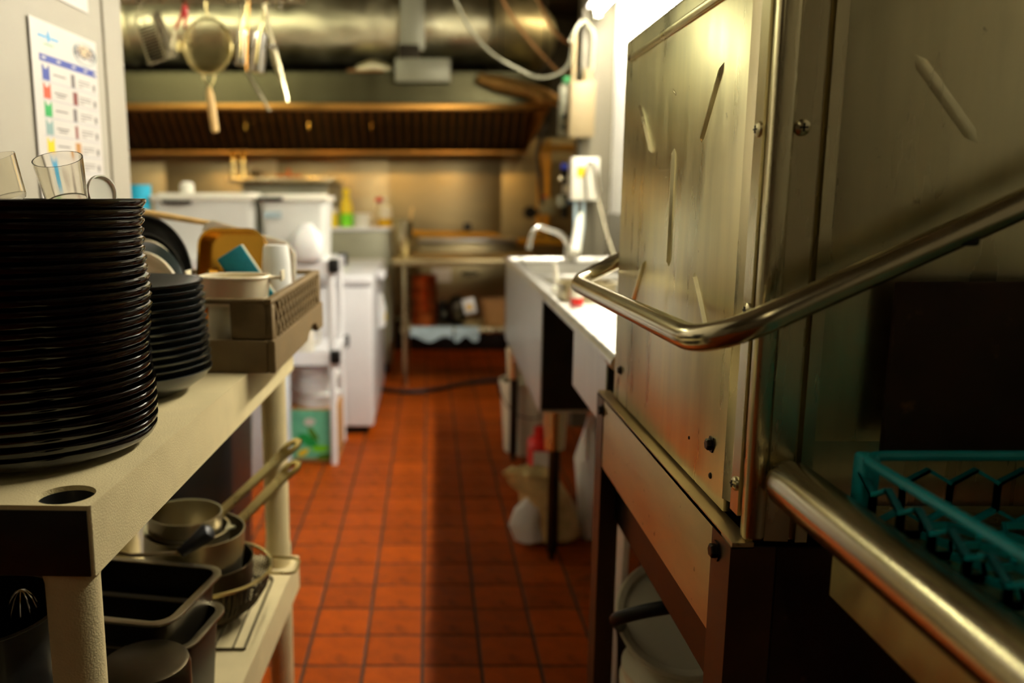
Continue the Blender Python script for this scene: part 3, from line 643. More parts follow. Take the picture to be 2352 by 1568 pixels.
hotel_pan('deep steel hotel pan on the lower shelf, under the other rectangular pan', (432, 1502), (536, 1381), 0.506, 0.1435, 0.30)
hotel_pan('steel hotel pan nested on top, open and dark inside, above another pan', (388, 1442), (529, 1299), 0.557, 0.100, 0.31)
# nested sauce pans in a colander
CX, CY = -0.475, 1.665
colz = ZL+0.007
wr = T('wire_rack', 'flat bronze wire cooling rack lying under the colander', 'rack', (-0.45, 1.70, ZL))
obj('frame', B().tube(fillet([(0.085,-0.17,0.003),(0.085,0.15,0.003),(-0.18,0.15,0.003),(-0.18,-0.17,0.003),(0.085,-0.17,0.003)], 0.02), 0.0026, 8), M_DARKPAN, wr, world=False)
for k in range(7): obj('wire', B().cyl((-0.16+k*0.037, -0.168, 0.0048), (-0.16+k*0.037, 0.148, 0.0048), 0.0014, n=6), M_DARKPAN, wr, world=False)
col = T('colander', 'perforated steel colander with loop handle holding the stacked pans', 'colander', (CX, CY, colz))
RC, HC = 0.140, 0.105
b = B(); pr = [(0.05,0.0),(0.085,0.014),(0.112,0.036),(0.130,0.066),(RC,HC)]
n = 72; rows = 22
def prr(t):
    i = min(int(t*(len(pr)-1)), len(pr)-2); u = t*(len(pr)-1)-i; return pr[i][0]*(1-u)+pr[i+1][0]*u, pr[i][1]*(1-u)+pr[i+1][1]*u
for k in range(rows):
    r, z = prr((k+0.5)/rows); b.tube([(r*math.cos(2*PI*q_/n), r*math.sin(2*PI*q_/n), z) for q_ in range(n)], 0.0013, 4, closed=True)
for q_ in range(n):
    b.tube([(r*math.cos(2*PI*q_/n), r*math.sin(2*PI*q_/n), z) for r, z in pr], 0.0013, 4)
o = obj('mesh_bowl', b, M_DARKPAN, col, 0, world=False); o['kind'] = 'stuff'
obj('base', B().lathe([(0,0.0),(0.052,0.0),(0.052,0.002),(0,0.002)], 32), M_DARKPAN, col, world=False)
obj('rim', B().tube([(RC*math.cos(2*PI*k/48), RC*math.sin(2*PI*k/48), HC) for k in range(48)], 0.0042, 8, closed=True), M_BRASS, col, world=False)
obj('loop_handle', B().tube(fillet([(RC*0.92, 0.055, HC), (RC+0.055, 0.05, HC-0.002), (RC+0.055, -0.02, HC-0.004), (RC*0.985, -0.025, HC)], 0.02), 0.0032, 8), M_BRASS, col, world=False)
def pan(name, label, c, R, h, m, handle=None, hm=None, tilt=(0,0), t=0.003, lip=0.0):
    P_ = T(name, label, 'pan', c, RX(tilt[0]) @ RY(tilt[1]))
    obj('body', B().lathe([(0,0),(R*0.84,0),(R*0.93,0.008),(R-0.001,h*0.6),(R-0.001,h-0.003),(R+lip,h),(R-t,h),(R-t-0.001,h*0.6),(R*0.93-t,0.010),(R*0.8,t),(0,t)], 48), m, P_, world=False)
    if handle:
        az, el, L0, wd = handle; a, e = math.radians(az), math.radians(el)
        s = Vector((math.cos(a)*(R-0.004), math.sin(a)*(R-0.004), h*0.72)); d = Vector((math.cos(a)*math.cos(e), math.sin(a)*math.cos(e), math.sin(e)))
        side = Vector((-math.sin(a), math.cos(a), 0)); up = d.cross(side)*-1
        R3 = Matrix((d, side, up)).transposed()
        b = B(); out = [(0, -wd*0.5), (L0*0.25, -wd*0.42), (L0*0.7, -wd*0.5), (L0*0.93, -wd*0.72), (L0, -wd*0.35), (L0, wd*0.35), (L0*0.93, wd*0.72), (L0*0.7, wd*0.5), (L0*0.25, wd*0.42), (0, wd*0.5)]
        hol = [(L0*0.90+wd*0.38*math.cos(2*PI*k/10)*1.4, wd*0.26*math.sin(2*PI*k/10)) for k in range(10)]
        ed = []; 
        for lp in (out, hol):
            vs = b.ring([s + d*x + side*y for x, y in lp]); ed += [b.bm.edges.new((vs[i], vs[(i+1) % len(vs)])) for i in range(len(vs))]
        bmesh.ops.triangle_fill(b.bm, edges=ed, use_beauty=True)
        g = bmesh.ops.extrude_face_region(b.bm, geom=b.bm.faces[:]); bmesh.ops.translate(b.bm, verts=[v for v in g['geom'] if isinstance(v, bmesh.types.BMVert)], vec=up*0.007)
        obj('handle', b, hm or m, P_, world=False)
    return P_
pan('saucepan', 'dark scorched saucepan, lowest of the nest inside the colander', (CX-0.010, CY+0.005, colz+0.035), 0.109, 0.092, M_DARKPAN, tilt=(0, 2))
pan('saucepan', 'wide aluminium saucepan with upright brass handle, nested in the scorched pan', (CX-0.022, CY+0.0, colz+0.095), 0.104, 0.100, M_ALU, (52, 30, 0.22, 0.030), M_BRASS, tilt=(0, 3))
sp2 = pan('measuring_pan', 'small pale pan with pouring lip, nested inside the wide aluminium saucepan', (CX-0.033, CY-0.008, colz+0.110), 0.084, 0.092, M_ALU, lip=0.003, tilt=(0, 3))
obj('spout', B().prism([(0.078,-0.018,0.090),(0.100,0,0.094),(0.078,0.018,0.090)], (0,0,0.003)), M_ALU, sp2, world=False)
pan('saucepan', 'small aluminium saucepan with brass handle, topmost of the nested pans', (CX-0.036, CY-0.010, colz+0.122), 0.076, 0.112, M_ALU, (50, 28, 0.27, 0.028), M_BRASS, tilt=(0, 2))
lad = T('ladle', 'black plastic handled ladle propped against the nested saucepans', 'ladle', (-0.455, 1.52, ZL+0.15))
p = atY(478, 1222, 1.545); p2 = atY(415, 1270, 1.525); p3 = atY(300, 1275, 1.51)
obj('handle', B().tube([p+Vector((0.006,0,0.004)), p, p2], [0.012, 0.019, 0.011], 14), M_BLACK, lad, 60)
obj('shaft', B().tube([p2, p3, (-0.60, 1.51, ZL+0.215)], [0.005, 0.004, 0.004], 8), M_ALU, lad)
# dark stock pot with a whisk at the far left
p = atY(40, 1402, 1.10)
sp3 = T('stockpot', 'dark stock pot at the left edge of the lower shelf', 'pot', (p.x-0.06, 1.105, ZL))
obj('body', B().lathe([(0,0),(0.108,0),(0.112,0.005),(0.112,p.z-ZL-0.004),(0.116,p.z-ZL),(0.109,p.z-ZL),(0.109,0.006),(0,0.006)], 48), M_TEFLON, sp3, world=False)
wk = T('whisk', 'wire whisk standing in the dark stock pot', 'whisk', (p.x+0.005, 1.105, ZL+0.007))
hW = p.z-ZL+0.022
for k in range(5):
    a = PI*k/5; b = B(); b.tube([(0.024*math.cos(a)*math.sin(PI*t/10), 0.024*math.sin(a)*math.sin(PI*t/10), hW-0.06-0.06*math.cos(PI*t/10)) for t in range(11)] + [(-0.024*math.cos(a)*math.sin(PI*t/10), -0.024*math.sin(a)*math.sin(PI*t/10), hW-0.06-0.06*math.cos(PI*t/10)) for t in range(9,-1,-1)], 0.0011, 5); obj('wire', b, M_CHROME, wk, world=False)
obj('handle', B().cyl((0,0,0), (0,0,hW-0.115), 0.008, n=12), M_CHROME, wk, world=False)
# ================================================================== POSTERS ON THE LEFT WALL
def onwall(px, py, off=0.0):
    d = ray(px, py)                                   # wall plane: x = -0.9357 + 0.0357 y
    t = (-0.9357 + off)/(d.x - 0.0357*d.y); return CAM + d*t
TL, TRr = onwall(65, 33, 0.006), onwall(219, 94, 0.006)
wd = Vector((TRr.x-TL.x, TRr.y-TL.y, 0)).length; wax = Vector((TRr.x-TL.x, TRr.y-TL.y, 0)).normalized(); wn = Vector((wax.y, -wax.x, 0))
def wall_poster(name, label, origin, W_, H_, thick=0.0012):
    R3 = Matrix((wax, Vector((0,0,1)).cross(wax)*-1, Vector((0,0,1)))).transposed()   # x along, y out of the wall, z up
    M = TR(origin) @ R3.to_4x4()
    t = T(name, label, 'poster', (0,0,0)); t.matrix_basis = M
    obj('sheet', B().box((0, -thick, -H_), (W_, 0, 0)), M_PAPER, t, 0, world=False)
    return t
PW, PH = wd, wd*1.42
po = wall_poster('wall_chart', 'white laminated chart with coloured bottle rows and oval logo on the left wall', TL, PW, PH)
def pr_(name, x0, x1, z0, z1, m, d=0.0004): return obj(name, B().box((x0*PW, 0.0001, -z1*PW), (x1*PW, d, -z0*PW)), m, po, 0, world=False)
pr_('header_bar', 0.10, 0.97, 0.215, 0.262, M_SIGNBLUE)
rows_ = [M_SIGNBLUE, M_PRED, M_PGREEN, M_PGREY, M_PYEL, M_PCYAN, M_PGREEN, M_PYEL]
for k, mm in enumerate(rows_):
    z0 = 0.272 + k*0.118
    b = B(); x0, x1, za, zb = 0.125*PW, 0.225*PW, -(z0+0.01)*PW, -(z0+0.108)*PW; xm = (x0+x1)/2; yy = 0.0001
    b.prism([(x0,yy,za),(x0+0.012*PW,yy,za),(xm-0.018*PW,yy,za-0.024*PW),(xm+0.018*PW,yy,za-0.024*PW),(x1-0.012*PW,yy,za),(x1,yy,za),(x1,yy,zb),(x0,yy,zb)], (0,0.0004,0)); obj('bottle_icon', b, mm, po, 0, world=False)
    pr_('rule', 0.10, 0.97, z0+0.1135, z0+0.116, M_PLINE)
    pr_('text_line', 0.28, 0.46, z0+0.055, z0+0.064, M_PTXT)
    if k % 2: pr_('text_line', 0.31, 0.43, z0+0.075, z0+0.083, M_PTXT)
    for q_ in range(3): pr_('text_line', 0.66, 0.66+(0.19 if q_ < 2 else 0.07), z0+0.045+q_*0.02, z0+0.051+q_*0.02, M_PTXT)
    pr_('photo_icon', 0.545+0.012*(k % 2), 0.60+0.03*(k in (1, 4, 5)), z0+0.02, z0+0.11, M_PTXT if k in (0, 2, 5) else M_PBROWN if k != 4 else M_CARD)
    pr_('symbol', 0.90, 0.935, z0+0.05, z0+0.095, M_PTXT)
me = text_mesh('logo_text', 'ARCHER', 0.092*PW, M_PNAVY)
o = link('logo_text', me, po, TR((0.80*PW, 0.0006, -0.118*PW)) @ RY(-0) @ RX(90) @ RY(0)); o.matrix_basis = TR((0.80*PW, 0.0006, -0.118*PW)) @ Matrix(((1,0,0,0),(0,0,-1,0),(0,1,0,0),(0,0,0,1)))
o.matrix_basis = TR((0.795*PW, 0.0008, -0.118*PW)) @ RX(90) @ Matrix.Diagonal((1.0, 1.35, 1, 1))
ov = [(0.795*PW+0.20*PW*math.cos(2*PI*k/36)*0.92, 0.0005, -0.12*PW+0.075*PW*math.sin(2*PI*k/36)) for k in range(36)]
obj('logo_oval', B().tube(ov, 0.0011, 5, closed=True), M_PGREY, po, world=False)
obj('logo_glow', B().prism([(0.795*PW+0.12*PW*math.cos(2*PI*k/24), 0.0001, -0.10*PW+0.040*PW*math.sin(2*PI*k/24)) for k in range(24)], (0,0.0003,0)), M_PGLOW, po, 0, world=False)
obj('drop_logo', B().prism([(0.245*PW,0.0001,-0.045*PW),(0.265*PW,0.0001,-0.088*PW),(0.262*PW,0.0001,-0.118*PW),(0.245*PW,0.0001,-0.13*PW),(0.228*PW,0.0001,-0.118*PW),(0.225*PW,0.0001,-0.088*PW)], (0,0.0004,0)), M_PCYAN, po, 0, world=False)
pr_('logo_wing', 0.10, 0.215, 0.092, 0.108, M_PCYAN); pr_('logo_wing', 0.275, 0.39, 0.092, 0.108, M_PCYAN); pr_('logo_line', 0.18, 0.31, 0.142, 0.149, M_PGREEN)
for xs in (0.13, 0.34, 0.57, 0.76, 0.92): pr_('header_text', xs, xs+0.055, 0.230, 0.243, M_PAPER, 0.0008)
o2 = onwall(84, 0, 0.004) + Vector((0,0,0.24)); bz = onwall(203, 32, 0.004)
up = wall_poster('notice_sheet', 'white paper notice above the chart, mostly out of frame', Vector((o2.x, o2.y, bz.z+0.30)), Vector((bz.x-o2.x, bz.y-o2.y, 0)).length, 0.30)
obj('print_block', B().box((0.03, 0.0001, -0.27), (0.16, 0.0004, -0.20)), M_PLINE, up, 0, world=False)

# ================================================================== HANGING UTENSILS
HY = 3.2
rz = atY(500, 2, HY).z
hr = T('utensil_rail', 'steel rail hung from the ceiling carrying kitchen utensils', 'rail', (-0.9, HY, CEIL))
obj('bar', B().cyl((-1.75, HY, rz), (-0.45, HY, rz), 0.008, n=12), M_STEEL, hr)
for xx in (-1.6, -0.5): obj('rod', B().cyl((xx, HY, rz), (xx, HY, CEIL), 0.005, n=8), M_STEEL, hr)
for px in (325, 470, 625, 645):
    p = atY(px, 2, HY); obj('hook', B().tube(fillet([(p.x, HY, rz+0.012), (p.x, HY-0.012, rz+0.010), (p.x, HY-0.012, rz-0.03)], 0.006), 0.0022, 6), M_CHROME, hr)
def P2(px, py, dy=0.0): return atY(px, py, HY-0.014+dy)
# box grater
gt = T('box_grater', 'flat steel grater hanging at the left end of the utensil rail', 'grater', P2(325, 10))
a, b_, c_, d_ = P2(309, 42), P2(346, 30), P2(381, 135), P2(344, 148); nrm = Vector((0,-1,0))
fr = B()
for s_, e_ in ((a, b_), (a, d_), (d_, c_), (b_, c_)): fr.tube([s_, e_], 0.0035, 8)
obj('frame', fr, M_STEEL, gt)
mid = lambda t, u: a*(1-t)*(1-u) + b_*t*(1-u) + c_*t*u + d_*(1-t)*u
b = B()
for k in range(12):
    u = 0.24 + k*0.065
    b.tube([mid(0.06, u), mid(0.94, u)], 0.0034, 6)
obj('blades', b, M_DARKPAN, gt)['kind'] = 'stuff'
b = B(); b.prism([b_+Vector((0.004,0.002,0)), c_+Vector((0.004,0.002,0)), P2(412, 132, 0.05), P2(366, 24, 0.05)], (0,0.002,0)); obj('side_panel', b, M_STEEL, gt)
b = B(); b.tube([a, P2(316,30), P2(325, 8)], 0.002, 6); obj('hanger', b, M_STEEL, gt)
b = B(); b.tube([mid(0.5, 0), mid(0.5, 0.22)], 0.003, 6); obj('divider', b, M_STEEL, gt)
# red handled tongs
tg = T('tongs', 'red handled tongs hanging open beside the strainer', 'tongs', P2(424, 14))
obj('grip', B().tube([P2(426, 12, 0.02), P2(418, 36, 0.02), P2(402, 66, 0.02)], [0.009, 0.008, 0.005], 8), M_RED, tg)
obj('grip', B().tube([P2(424, 12, 0.02), P2(428, 40, 0.02), P2(424, 64, 0.02)], [0.009, 0.008, 0.005], 8), M_RED, tg)
obj('jaw', B().tube([P2(402, 66, 0.02), P2(396, 110, 0.02)], [0.004, 0.006], 8), M_STEEL, tg)
obj('jaw', B().tube([P2(424, 64, 0.02), P2(440, 110, 0.02)], [0.004, 0.006], 8), M_STEEL, tg)
# strainer
st = T('strainer', 'round wire strainer with wooden handle pointing down, hung from the rail', 'strainer', P2(474, 110))
c = P2(477, 106); rx, rzz = (P2(534, 106)-c).x, (P2(477, 42)-c).z
loop = [(c.x+rx*math.cos(2*PI*k/40), c.y-0.012*math.cos(2*PI*k/40), c.z+rzz*math.sin(2*PI*k/40)) for k in range(40)]
obj('hoop', B().tube(loop, 0.0048, 8, closed=True), M_BRASS, st)
b = B()
for k in range(-14, 15):
    t = k/15; ch = math.sqrt(1-t*t)
    for ax in (0, 1):
        pts = []
        for q_ in range(9):
            s_ = (q_/4-1)*ch; u, v = (t, s_) if ax else (s_, t); pts.append((c.x+rx*u, c.y+0.035*math.sqrt(max(0, 1-u*u-v*v)), c.z+rzz*v))
        b.tube(pts, 0.0013, 4, cap=False)
o = obj('mesh_bowl', b, M_BRASS, st, 0); o['kind'] = 'stuff'
obj('neck', B().tube(fillet([P2(468, 168), P2(466, 184), P2(481, 200), P2(482, 212)], 0.02), 0.0028, 8), M_BRASS, st)
obj('neck', B().tube(fillet([P2(492, 168), P2(493, 184), P2(483, 200), P2(482, 212)], 0.02), 0.0028, 8), M_BRASS, st)
obj('wooden_handle', B().tube([P2(480, 200), P2(482, 218), P2(488, 260), P2(494, 300), P2(495, 304)], [0.006, 0.014, 0.015, 0.014, 0.009], 12), M_WOOD, st)
obj('lug', B().tube([P2(414, 96), P2(412, 118)], 0.010, 8), M_BRASS, st)
obj('rest_hook', B().tube([P2(477, 44), P2(473, 20), P2(472, 4)], 0.003, 6), M_BRASS, st)
# ladle cup, second dipper, spatula, tongs rod
def dipper(label, cpx, cpy, r, hgt, slope, hx, hy):
    t = T('dipper', label, 'ladle', P2(cpx, cpy)); c0 = P2(cpx, cpy); ax = Vector((slope, 0, 1)).normalized(); q = ax.to_track_quat('Z', 'Y').to_matrix().to_4x4()
    obj('cup', B().lathe([(0,0),(r*0.96,0),(r,0.004),(r,hgt),(r-0.002,hgt),(r-0.002,0.004),(0,0.004)], 28, TR(c0) @ q), M_CHROME, t, 50)
    obj('handle', B().tube([c0+ax*hgt*0.2+Vector((0,-r-0.001,0)), c0+ax*hgt+Vector((0,-r-0.002,0)), P2(hx, hy)], 0.003, 6), M_BRASS, t); return t
dipper('shiny tall steel dipper cup hanging upright on the rail', 589, 166, 0.028, 0.135, 0.16, 612, 8)
dipper('shorter steel dipper cup hanging to the left of the tall shiny one', 556, 150, 0.022, 0.12, 0.06, 568, 4)
spt = T('palette_knife', 'thin steel spatula blade hanging below the dipper cups', 'spatula', P2(560, 150, -0.03))
obj('blade', B().tube([P2(566, 164, -0.045), P2(600, 222, -0.045), P2(620, 256, -0.045)], [0.006, 0.007, 0.004], 8), M_ALU, spt)
obj('shaft', B().tube([P2(572, 2, -0.02), P2(566, 90, -0.04), P2(566, 164, -0.045)], 0.0026, 6), M_BRONZEGLOW, spt)
tn = T('long_tongs', 'long steel tongs hanging at the right end of the rail', 'tongs', P2(620, 10))
obj('arm', B().tube([P2(610, 10, -0.02), P2(618, 70, -0.02), P2(640, 150, -0.02), P2(660, 234, -0.02)], [0.006, 0.008, 0.008, 0.006], 8), M_STEEL, tn)
obj('arm', B().tube([P2(606, 10, -0.002), P2(624, 110, -0.002), P2(632, 150, -0.002), P2(652, 200, -0.002)], [0.006, 0.008, 0.008, 0.005], 8), M_STEEL, tn)
obj('pin', B().obox(P2(628, 107, -0.03), (0.028, 0.012, 0.016), None, 0.003), M_CHROME, tn)
o = obj('basting_brush', B().lathe([(0,0),(0.02,0.01),(0.03,0.035),(0.024,0.06),(0.008,0.09),(0,0.09)], 16, TR(P2(542, 150, 0.075)) @ RY(8)), M_DARKPAN); tag(o, 'dark basting brush head hanging behind the dipper cups', 'brush')
o['label'] = 'dark rounded utensil head hanging behind the dipper cups'
obj('stem', B().cyl(P2(543, 130, 0.075), P2(556, 4, 0.022), 0.003, n=6), M_STEEL, o)

# ================================================================== HOOD, DUCT
HX0, HX1, HYF, HZ = -2.75, 0.83, 5.9, 1.835
hd_ = T('extractor_hood', 'wide stainless extractor hood across the back wall with dark baffle filters', 'hood', (-0.9, 6.6, HZ))
obj('canopy_front', B().box((HX0, HYF, HZ+0.04), (HX1, HYF+0.012, 2.075)), M_HOOD, hd_, 0)
obj('front_rim', B().box((HX0, HYF-0.006, HZ), (HX1, HYF+0.05, HZ+0.045), 0.006), M_BRONZEGLOW, hd_)  # steel rim with the orange of the lamps put into its colour
obj('canopy_top', B().box((HX0, HYF, 2.072), (HX1, YB-0.006, 2.085)), M_HOOD, hd_, 0)
obj('end_panel', B().prism([(HX1-0.012, HYF+0.012, HZ+0.005), (HX1-0.012, HYF+0.012, 2.07), (HX1-0.012, YB-0.006, 2.07), (HX1-0.012, YB-0.006, 1.60)], (0.012,0,0)), M_BRONZEGLOW, hd_, 0)
obj('end_panel', B().prism([(HX0, HYF+0.012, HZ+0.005), (HX0, HYF+0.012, 2.07), (HX0, YB-0.006, 2.07), (HX0, YB-0.006, 1.60)], (0.012,0,0)), M_HOOD, hd_, 0)
obj('grease_trough', B().prism([(HX0+0.012, 7.05, 1.604), (HX0+0.012, 7.05, 1.622), (HX0+0.012, 7.06, 1.622), (HX0+0.012, 7.07, 1.608), (HX0+0.012, YB-0.006, 1.614), (HX0+0.012, YB-0.006, 1.604)], (HX1-HX0-0.024,0,0)), M_BRONZEGLOW, hd_, 0)
F0, F1 = Vector((0, 7.10, 1.632)), Vector((0, 6.66, 2.055))
nf = 7; fw = (HX1-HX0-0.05)/nf
sb = B(); dd = (F1-F0); L_ = dd.length
sb.prism([(-0.012,0,0),(0.012,0,0),(0.020,0,-0.016),(-0.020,0,-0.016)], (0,0.001,0)) if False else None
sb.obox((0,0,L_/2), (0.030, 0.012, L_-0.03), None, 0.004); slat = sb.mesh('baffle', M_FILTER, 35)
q = dd.normalized().to_track_quat('Z', 'Y').to_matrix().to_4x4(); ang = math.atan2(dd.y, dd.z)
for k in range(nf):
    x0 = HX0+0.025+k*fw
    pn = obj('filter', B().prism([(x0+0.004, F0.y+0.014, F0.z), (x0+0.004, F1.y+0.014, F1.z), (x0+0.004, F1.y+0.022, F1.z), (x0+0.004, F0.y+0.022, F0.z)], (fw-0.008,0,0)), M_RUBBER, hd_, 0)
    for j in range(7):
        link('baffle', slat, pn, TR((x0+fw*(j+0.5)/7, F0.y, F0.z)) @ Matrix.Rotation(-ang, 4, 'X'))
    for hx in ((0.5,) if k in (2, 3, 4) else ()):
        pm_ = F0.lerp(F1, 0.42); obj('pull_handle', B().tube(fillet([(x0+fw*hx, pm_.y, pm_.z-0.03), (x0+fw*hx, pm_.y-0.03, pm_.z-0.03), (x0+fw*hx, pm_.y-0.03, pm_.z+0.03), (x0+fw*hx, pm_.y, pm_.z+0.03)], 0.008), 0.004, 6), M_BRASS, pn)
for k, xx in enumerate((-1.95, -0.85, 0.20)):
    lt = T('hood_lamp', ['warm hood lamp above the left end of the cooking line', 'warm hood lamp above the middle of the cooking line', 'warm hood lamp above the right end of the cooking line'][k], 'light', (xx, 6.06, 2.071), None, 'hood lamps')
    obj('base', B().cyl((xx, 6.06, 2.035), (xx, 6.06, 2.071), 0.045, n=20), M_STEEL, lt)
    obj('bulb', B().lathe([(0,1.95),(0.02,1.955),(0.032,1.975),(0.03,2.0),(0.016,2.034),(0,2.034)], 20, TR((xx, 6.06, 0))), M_BULB, lt)
# foil duct
DYC, DZC, DR = 6.2, 2.44, 0.255
du = T('foil_duct', 'large foil wrapped round duct running above the hood', 'duct', (-1.0, DYC, DZC))
def ductseg(x0, x1, r):
    n = 40; k = max(2, int((x1-x0)/0.06)); rr_ = random.Random(int(x0*100)+7); b = B(); rings = []
    for i in range(k+1):
        x = x0+(x1-x0)*i/k; rings.append(b.ring([(x, DYC+(r+rr_.uniform(-0.006, 0.006))*math.cos(2*PI*q_/n), DZC+(r+rr_.uniform(-0.006, 0.006))*math.sin(2*PI*q_/n)) for q_ in range(n)]))
    return b.skin(rings)
for x0, x1 in ((-3.25, -2.1), (-2.1, -1.15), (-1.15, -0.24), (-0.24, 0.42)): obj('section', ductseg(x0, x1, DR), M_FOIL, du, 60)
for xx in (-2.1, -1.15, -0.24): obj('band', ductseg(xx-0.03, xx+0.03, DR+0.009), M_FOIL, du, 60)
obj('elbow', B().tube([(0.40, DYC, DZC), (0.52, DYC+0.02, DZC-0.01), (0.63, DYC+0.10, DZC-0.02), (0.70, DYC+0.25, DZC-0.03), (0.72, DYC+0.6, DZC-0.03), (0.72, YB, DZC-0.03)], [DR, DR*1.02, DR*0.99, DR*0.97, DR*0.95, DR*0.95], 32), M_FOIL, du, 60)
# hanger strap with plate
hs_ = T('duct_hanger', 'flat steel hanger strap in front of the foil duct with a plate box below', 'bracket', (-0.11, 5.88, CEIL))
a, c = atY(920, 116, 5.88), atY(975, 116, 5.88)
obj('strap', B().box((a.x, 5.875, a.z), (c.x, 5.885, CEIL), 0.002), M_GREYPAINT, hs_)
a, c = atY(908, 136, 5.85), atY(1034, 190, 5.85)
obj('plate_box', B().box((a.x, 5.80, c.z), (c.x, 5.87, a.z), 0.004), M_GREYPAINT, hs_)
obj('stem', B().box((-0.2, 5.872, a.z-0.02), (-0.06, 5.882, a.z+0.1)), M_DARKLEG, hs_)
# sagging wrapped pipe at the right and scrap on the hood top
pp = [atY(1100, 178, 5.82), atY(1150, 192, 5.80), atY(1205, 205, 5.78), atY(1250, 222, 5.76), atY(1288, 236, 5.74)]
o = T('wrapped_pipe', 'x', 'pipe', pp[2]); obj('wrap', B().tube(pp, [0.035, 0.052, 0.045, 0.055, 0.03], 14), M_WRAP, o, 60)
for q_ in (1, 3): obj('hanging_wire', B().cyl(pp[q_], (pp[q_].x, pp[q_].y, CEIL), 0.003, n=6), M_DARKLEG, o)
tag(o, 'brown wrapped pipe sagging at the right end of the hood', 'pipe')
o = obj('foil_scrap', B().tube([(atY(818,170,5.98).x, 5.98, 2.112), (atY(855,170,5.98).x, 6.0, 2.138), (atY(900,170,5.98).x, 5.98, 2.114)], [0.024, 0.05, 0.026], 9), M_FOIL, None, 0); o.location.z = 0; tag(o, 'crumpled foil scrap lying on the hood beside the plate box', 'foil')
o = obj('flat_tray', B().box((atY(800,184,5.93).x, 5.86, 2.0865), (atY(900,184,5.93).x-0.05, 5.95, 2.096), 0.003), M_CARD); tag(o, 'thin brown tray lying on the hood edge', 'tray')
# dangling cables
def cable(label, pts, r, m=M_GREYPAINT, name='cable'):
    o = obj(name, B().tube(fillet(pts, 0.4, 8), r, 6), m, None, 60); return tag(o, label, 'cable')
cable('long grey cable sagging from the ceiling across the duct to the wall box', [(0.02, 4.6, CEIL)] + [atY(x, y, 4.6) for x, y in ((1040, 0), (1108, 115), (1240, 185), (1308, 160), (1316, 86))], 0.008)
cable('straight tan cable slanting down in front of the duct end', [(0.30, 5.0, CEIL)] + [atY(x, y, 5.0) for x, y in ((1150, 0), (1215, 95), (1290, 172))] + [(0.86, 5.0, 1.98)], 0.009, M_CARD)
cable('short tan cable running into the wall beside the conduit', [(0.40, 4.9, CEIL)] + [atY(x, y, 4.9) for x, y in ((1270, 75), (1318, 108))] + [(0.90, 4.9, 2.12)], 0.009, M_CARD)
# ================================================================== WHITE CART AND WHAT IS ON IT
KX0, KX1, KY0, KY1 = -1.42, -0.420, 3.785, 4.225
kt = T('utility_cart', 'white utility cart with black corner caps behind the brown rack', 'cart', ((KX0+KX1)/2, (KY0+KY1)/2, 0))
for z in (0.965, 0.545):
    sh = obj('tray', B().tray(KX1-KX0, KY1-KY0, 0.062, 0.006, 0.03, 0, TR(((KX0+KX1)/2, (KY0+KY1)/2, z-0.062))), M_FREEZER, kt)
    obj('tray_floor', B().box((KX0+0.01, KY0+0.01, z-0.012), (KX1-0.01, KY1-0.01, z-0.006)), M_FREEZER, sh)
    for cx_ in (KX0+0.010, KX1-0.010):
        for cy_ in (KY0+0.010, KY1-0.010): obj('corner_cap', B().box((cx_-0.024, cy_-0.024, z-0.055), (cx_+0.024, cy_+0.024, z+0.008), 0.010, 3), M_BLACK, sh)
for cx_ in (KX0+0.026, KX1-0.026):
    for cy_ in (KY0+0.026, KY1-0.026): obj('leg', B().cyl((cx_, cy_, 0.0), (cx_, cy_, 0.96), 0.0165), M_FREEZER, kt)
ZC = 0.9595
def storage_bin(label, px0, px1, y0, y1, ztop, label_m=None):
    x0, x1 = atY(px0, 500, y0).x, atY(px1, 500, y0).x
    t = T('storage_bin', label, 'bin', ((x0+x1)/2, (y0+y1)/2, ZC), None, 'clear storage bins on the cart')
    obj('body', B().tray(x1-x0-0.02, y1-y0-0.02, ztop-ZC-0.035, 0.003, 0.03, 0.006, TR(((x0+x1)/2, (y0+y1)/2, ZC)), 0.012), M_FROST, t)
    obj('lid', B().box((x0, y0, ztop-0.036), (x1, y1, ztop-0.010), 0.006, 3).box((x0+0.03, y0+0.03, ztop-0.012), (x1-0.03, y1-0.03, ztop), 0.004), M_WHITEPL, t)
    return t, x0, x1
t, x0, x1 = storage_bin('frosted storage bin with long black handle slot, left one on the cart', 345, 588, 3.865, 4.21, 1.268)
a, c = atY(372, 459, 3.862), atY(440, 468, 3.862); obj('handle', B().box((a.x, 3.852, c.z), (c.x, 3.866, a.z), 0.004), M_BLACK, t)
for k, (r0, m_) in enumerate(((0.05, M_WHITEPL), (0.06, M_WHITEPL), (0.045, M_CREAMPL))):
    pass
t, x0, x1 = storage_bin('frosted storage bin with green packet inside, right one on the cart', 592, 752, 3.865, 4.20, 1.264)
a, c = atY(590, 452, 3.862), atY(650, 461, 3.862); obj('handle', B().box((a.x, 3.852, c.z), (c.x, 3.866, a.z), 0.004), M_BLACK, t)
a, c = atY(606, 486, 3.87), atY(646, 501, 3.87); obj('sticker', B().box((a.x, 3.868, c.z), (c.x, 3.871, a.z)), M_CLOTH, t)
a, c = atY(586, 512, 3.93), atY(664, 545, 3.93); o = obj('snack_packet', B().box((a.x+0.04, 3.91, ZC+0.006), (c.x, 3.95, a.z), 0.01), M_PGREEN); tag(o, 'green packet showing through the right storage bin', 'packet')
a, c = atY(405, 420, 3.9), atY(440, 448, 4.0); zt = 1.2685
o = obj('jar', B().lathe([(0,0),(0.03,0),(0.033,0.01),(0.033,0.04),(0.02,0.052),(0,0.052)], 24, TR(((a.x+c.x)/2, 4.0, zt))), M_WHITEPL); tag(o, 'small white jar on the lid of the left storage bin', 'jar')
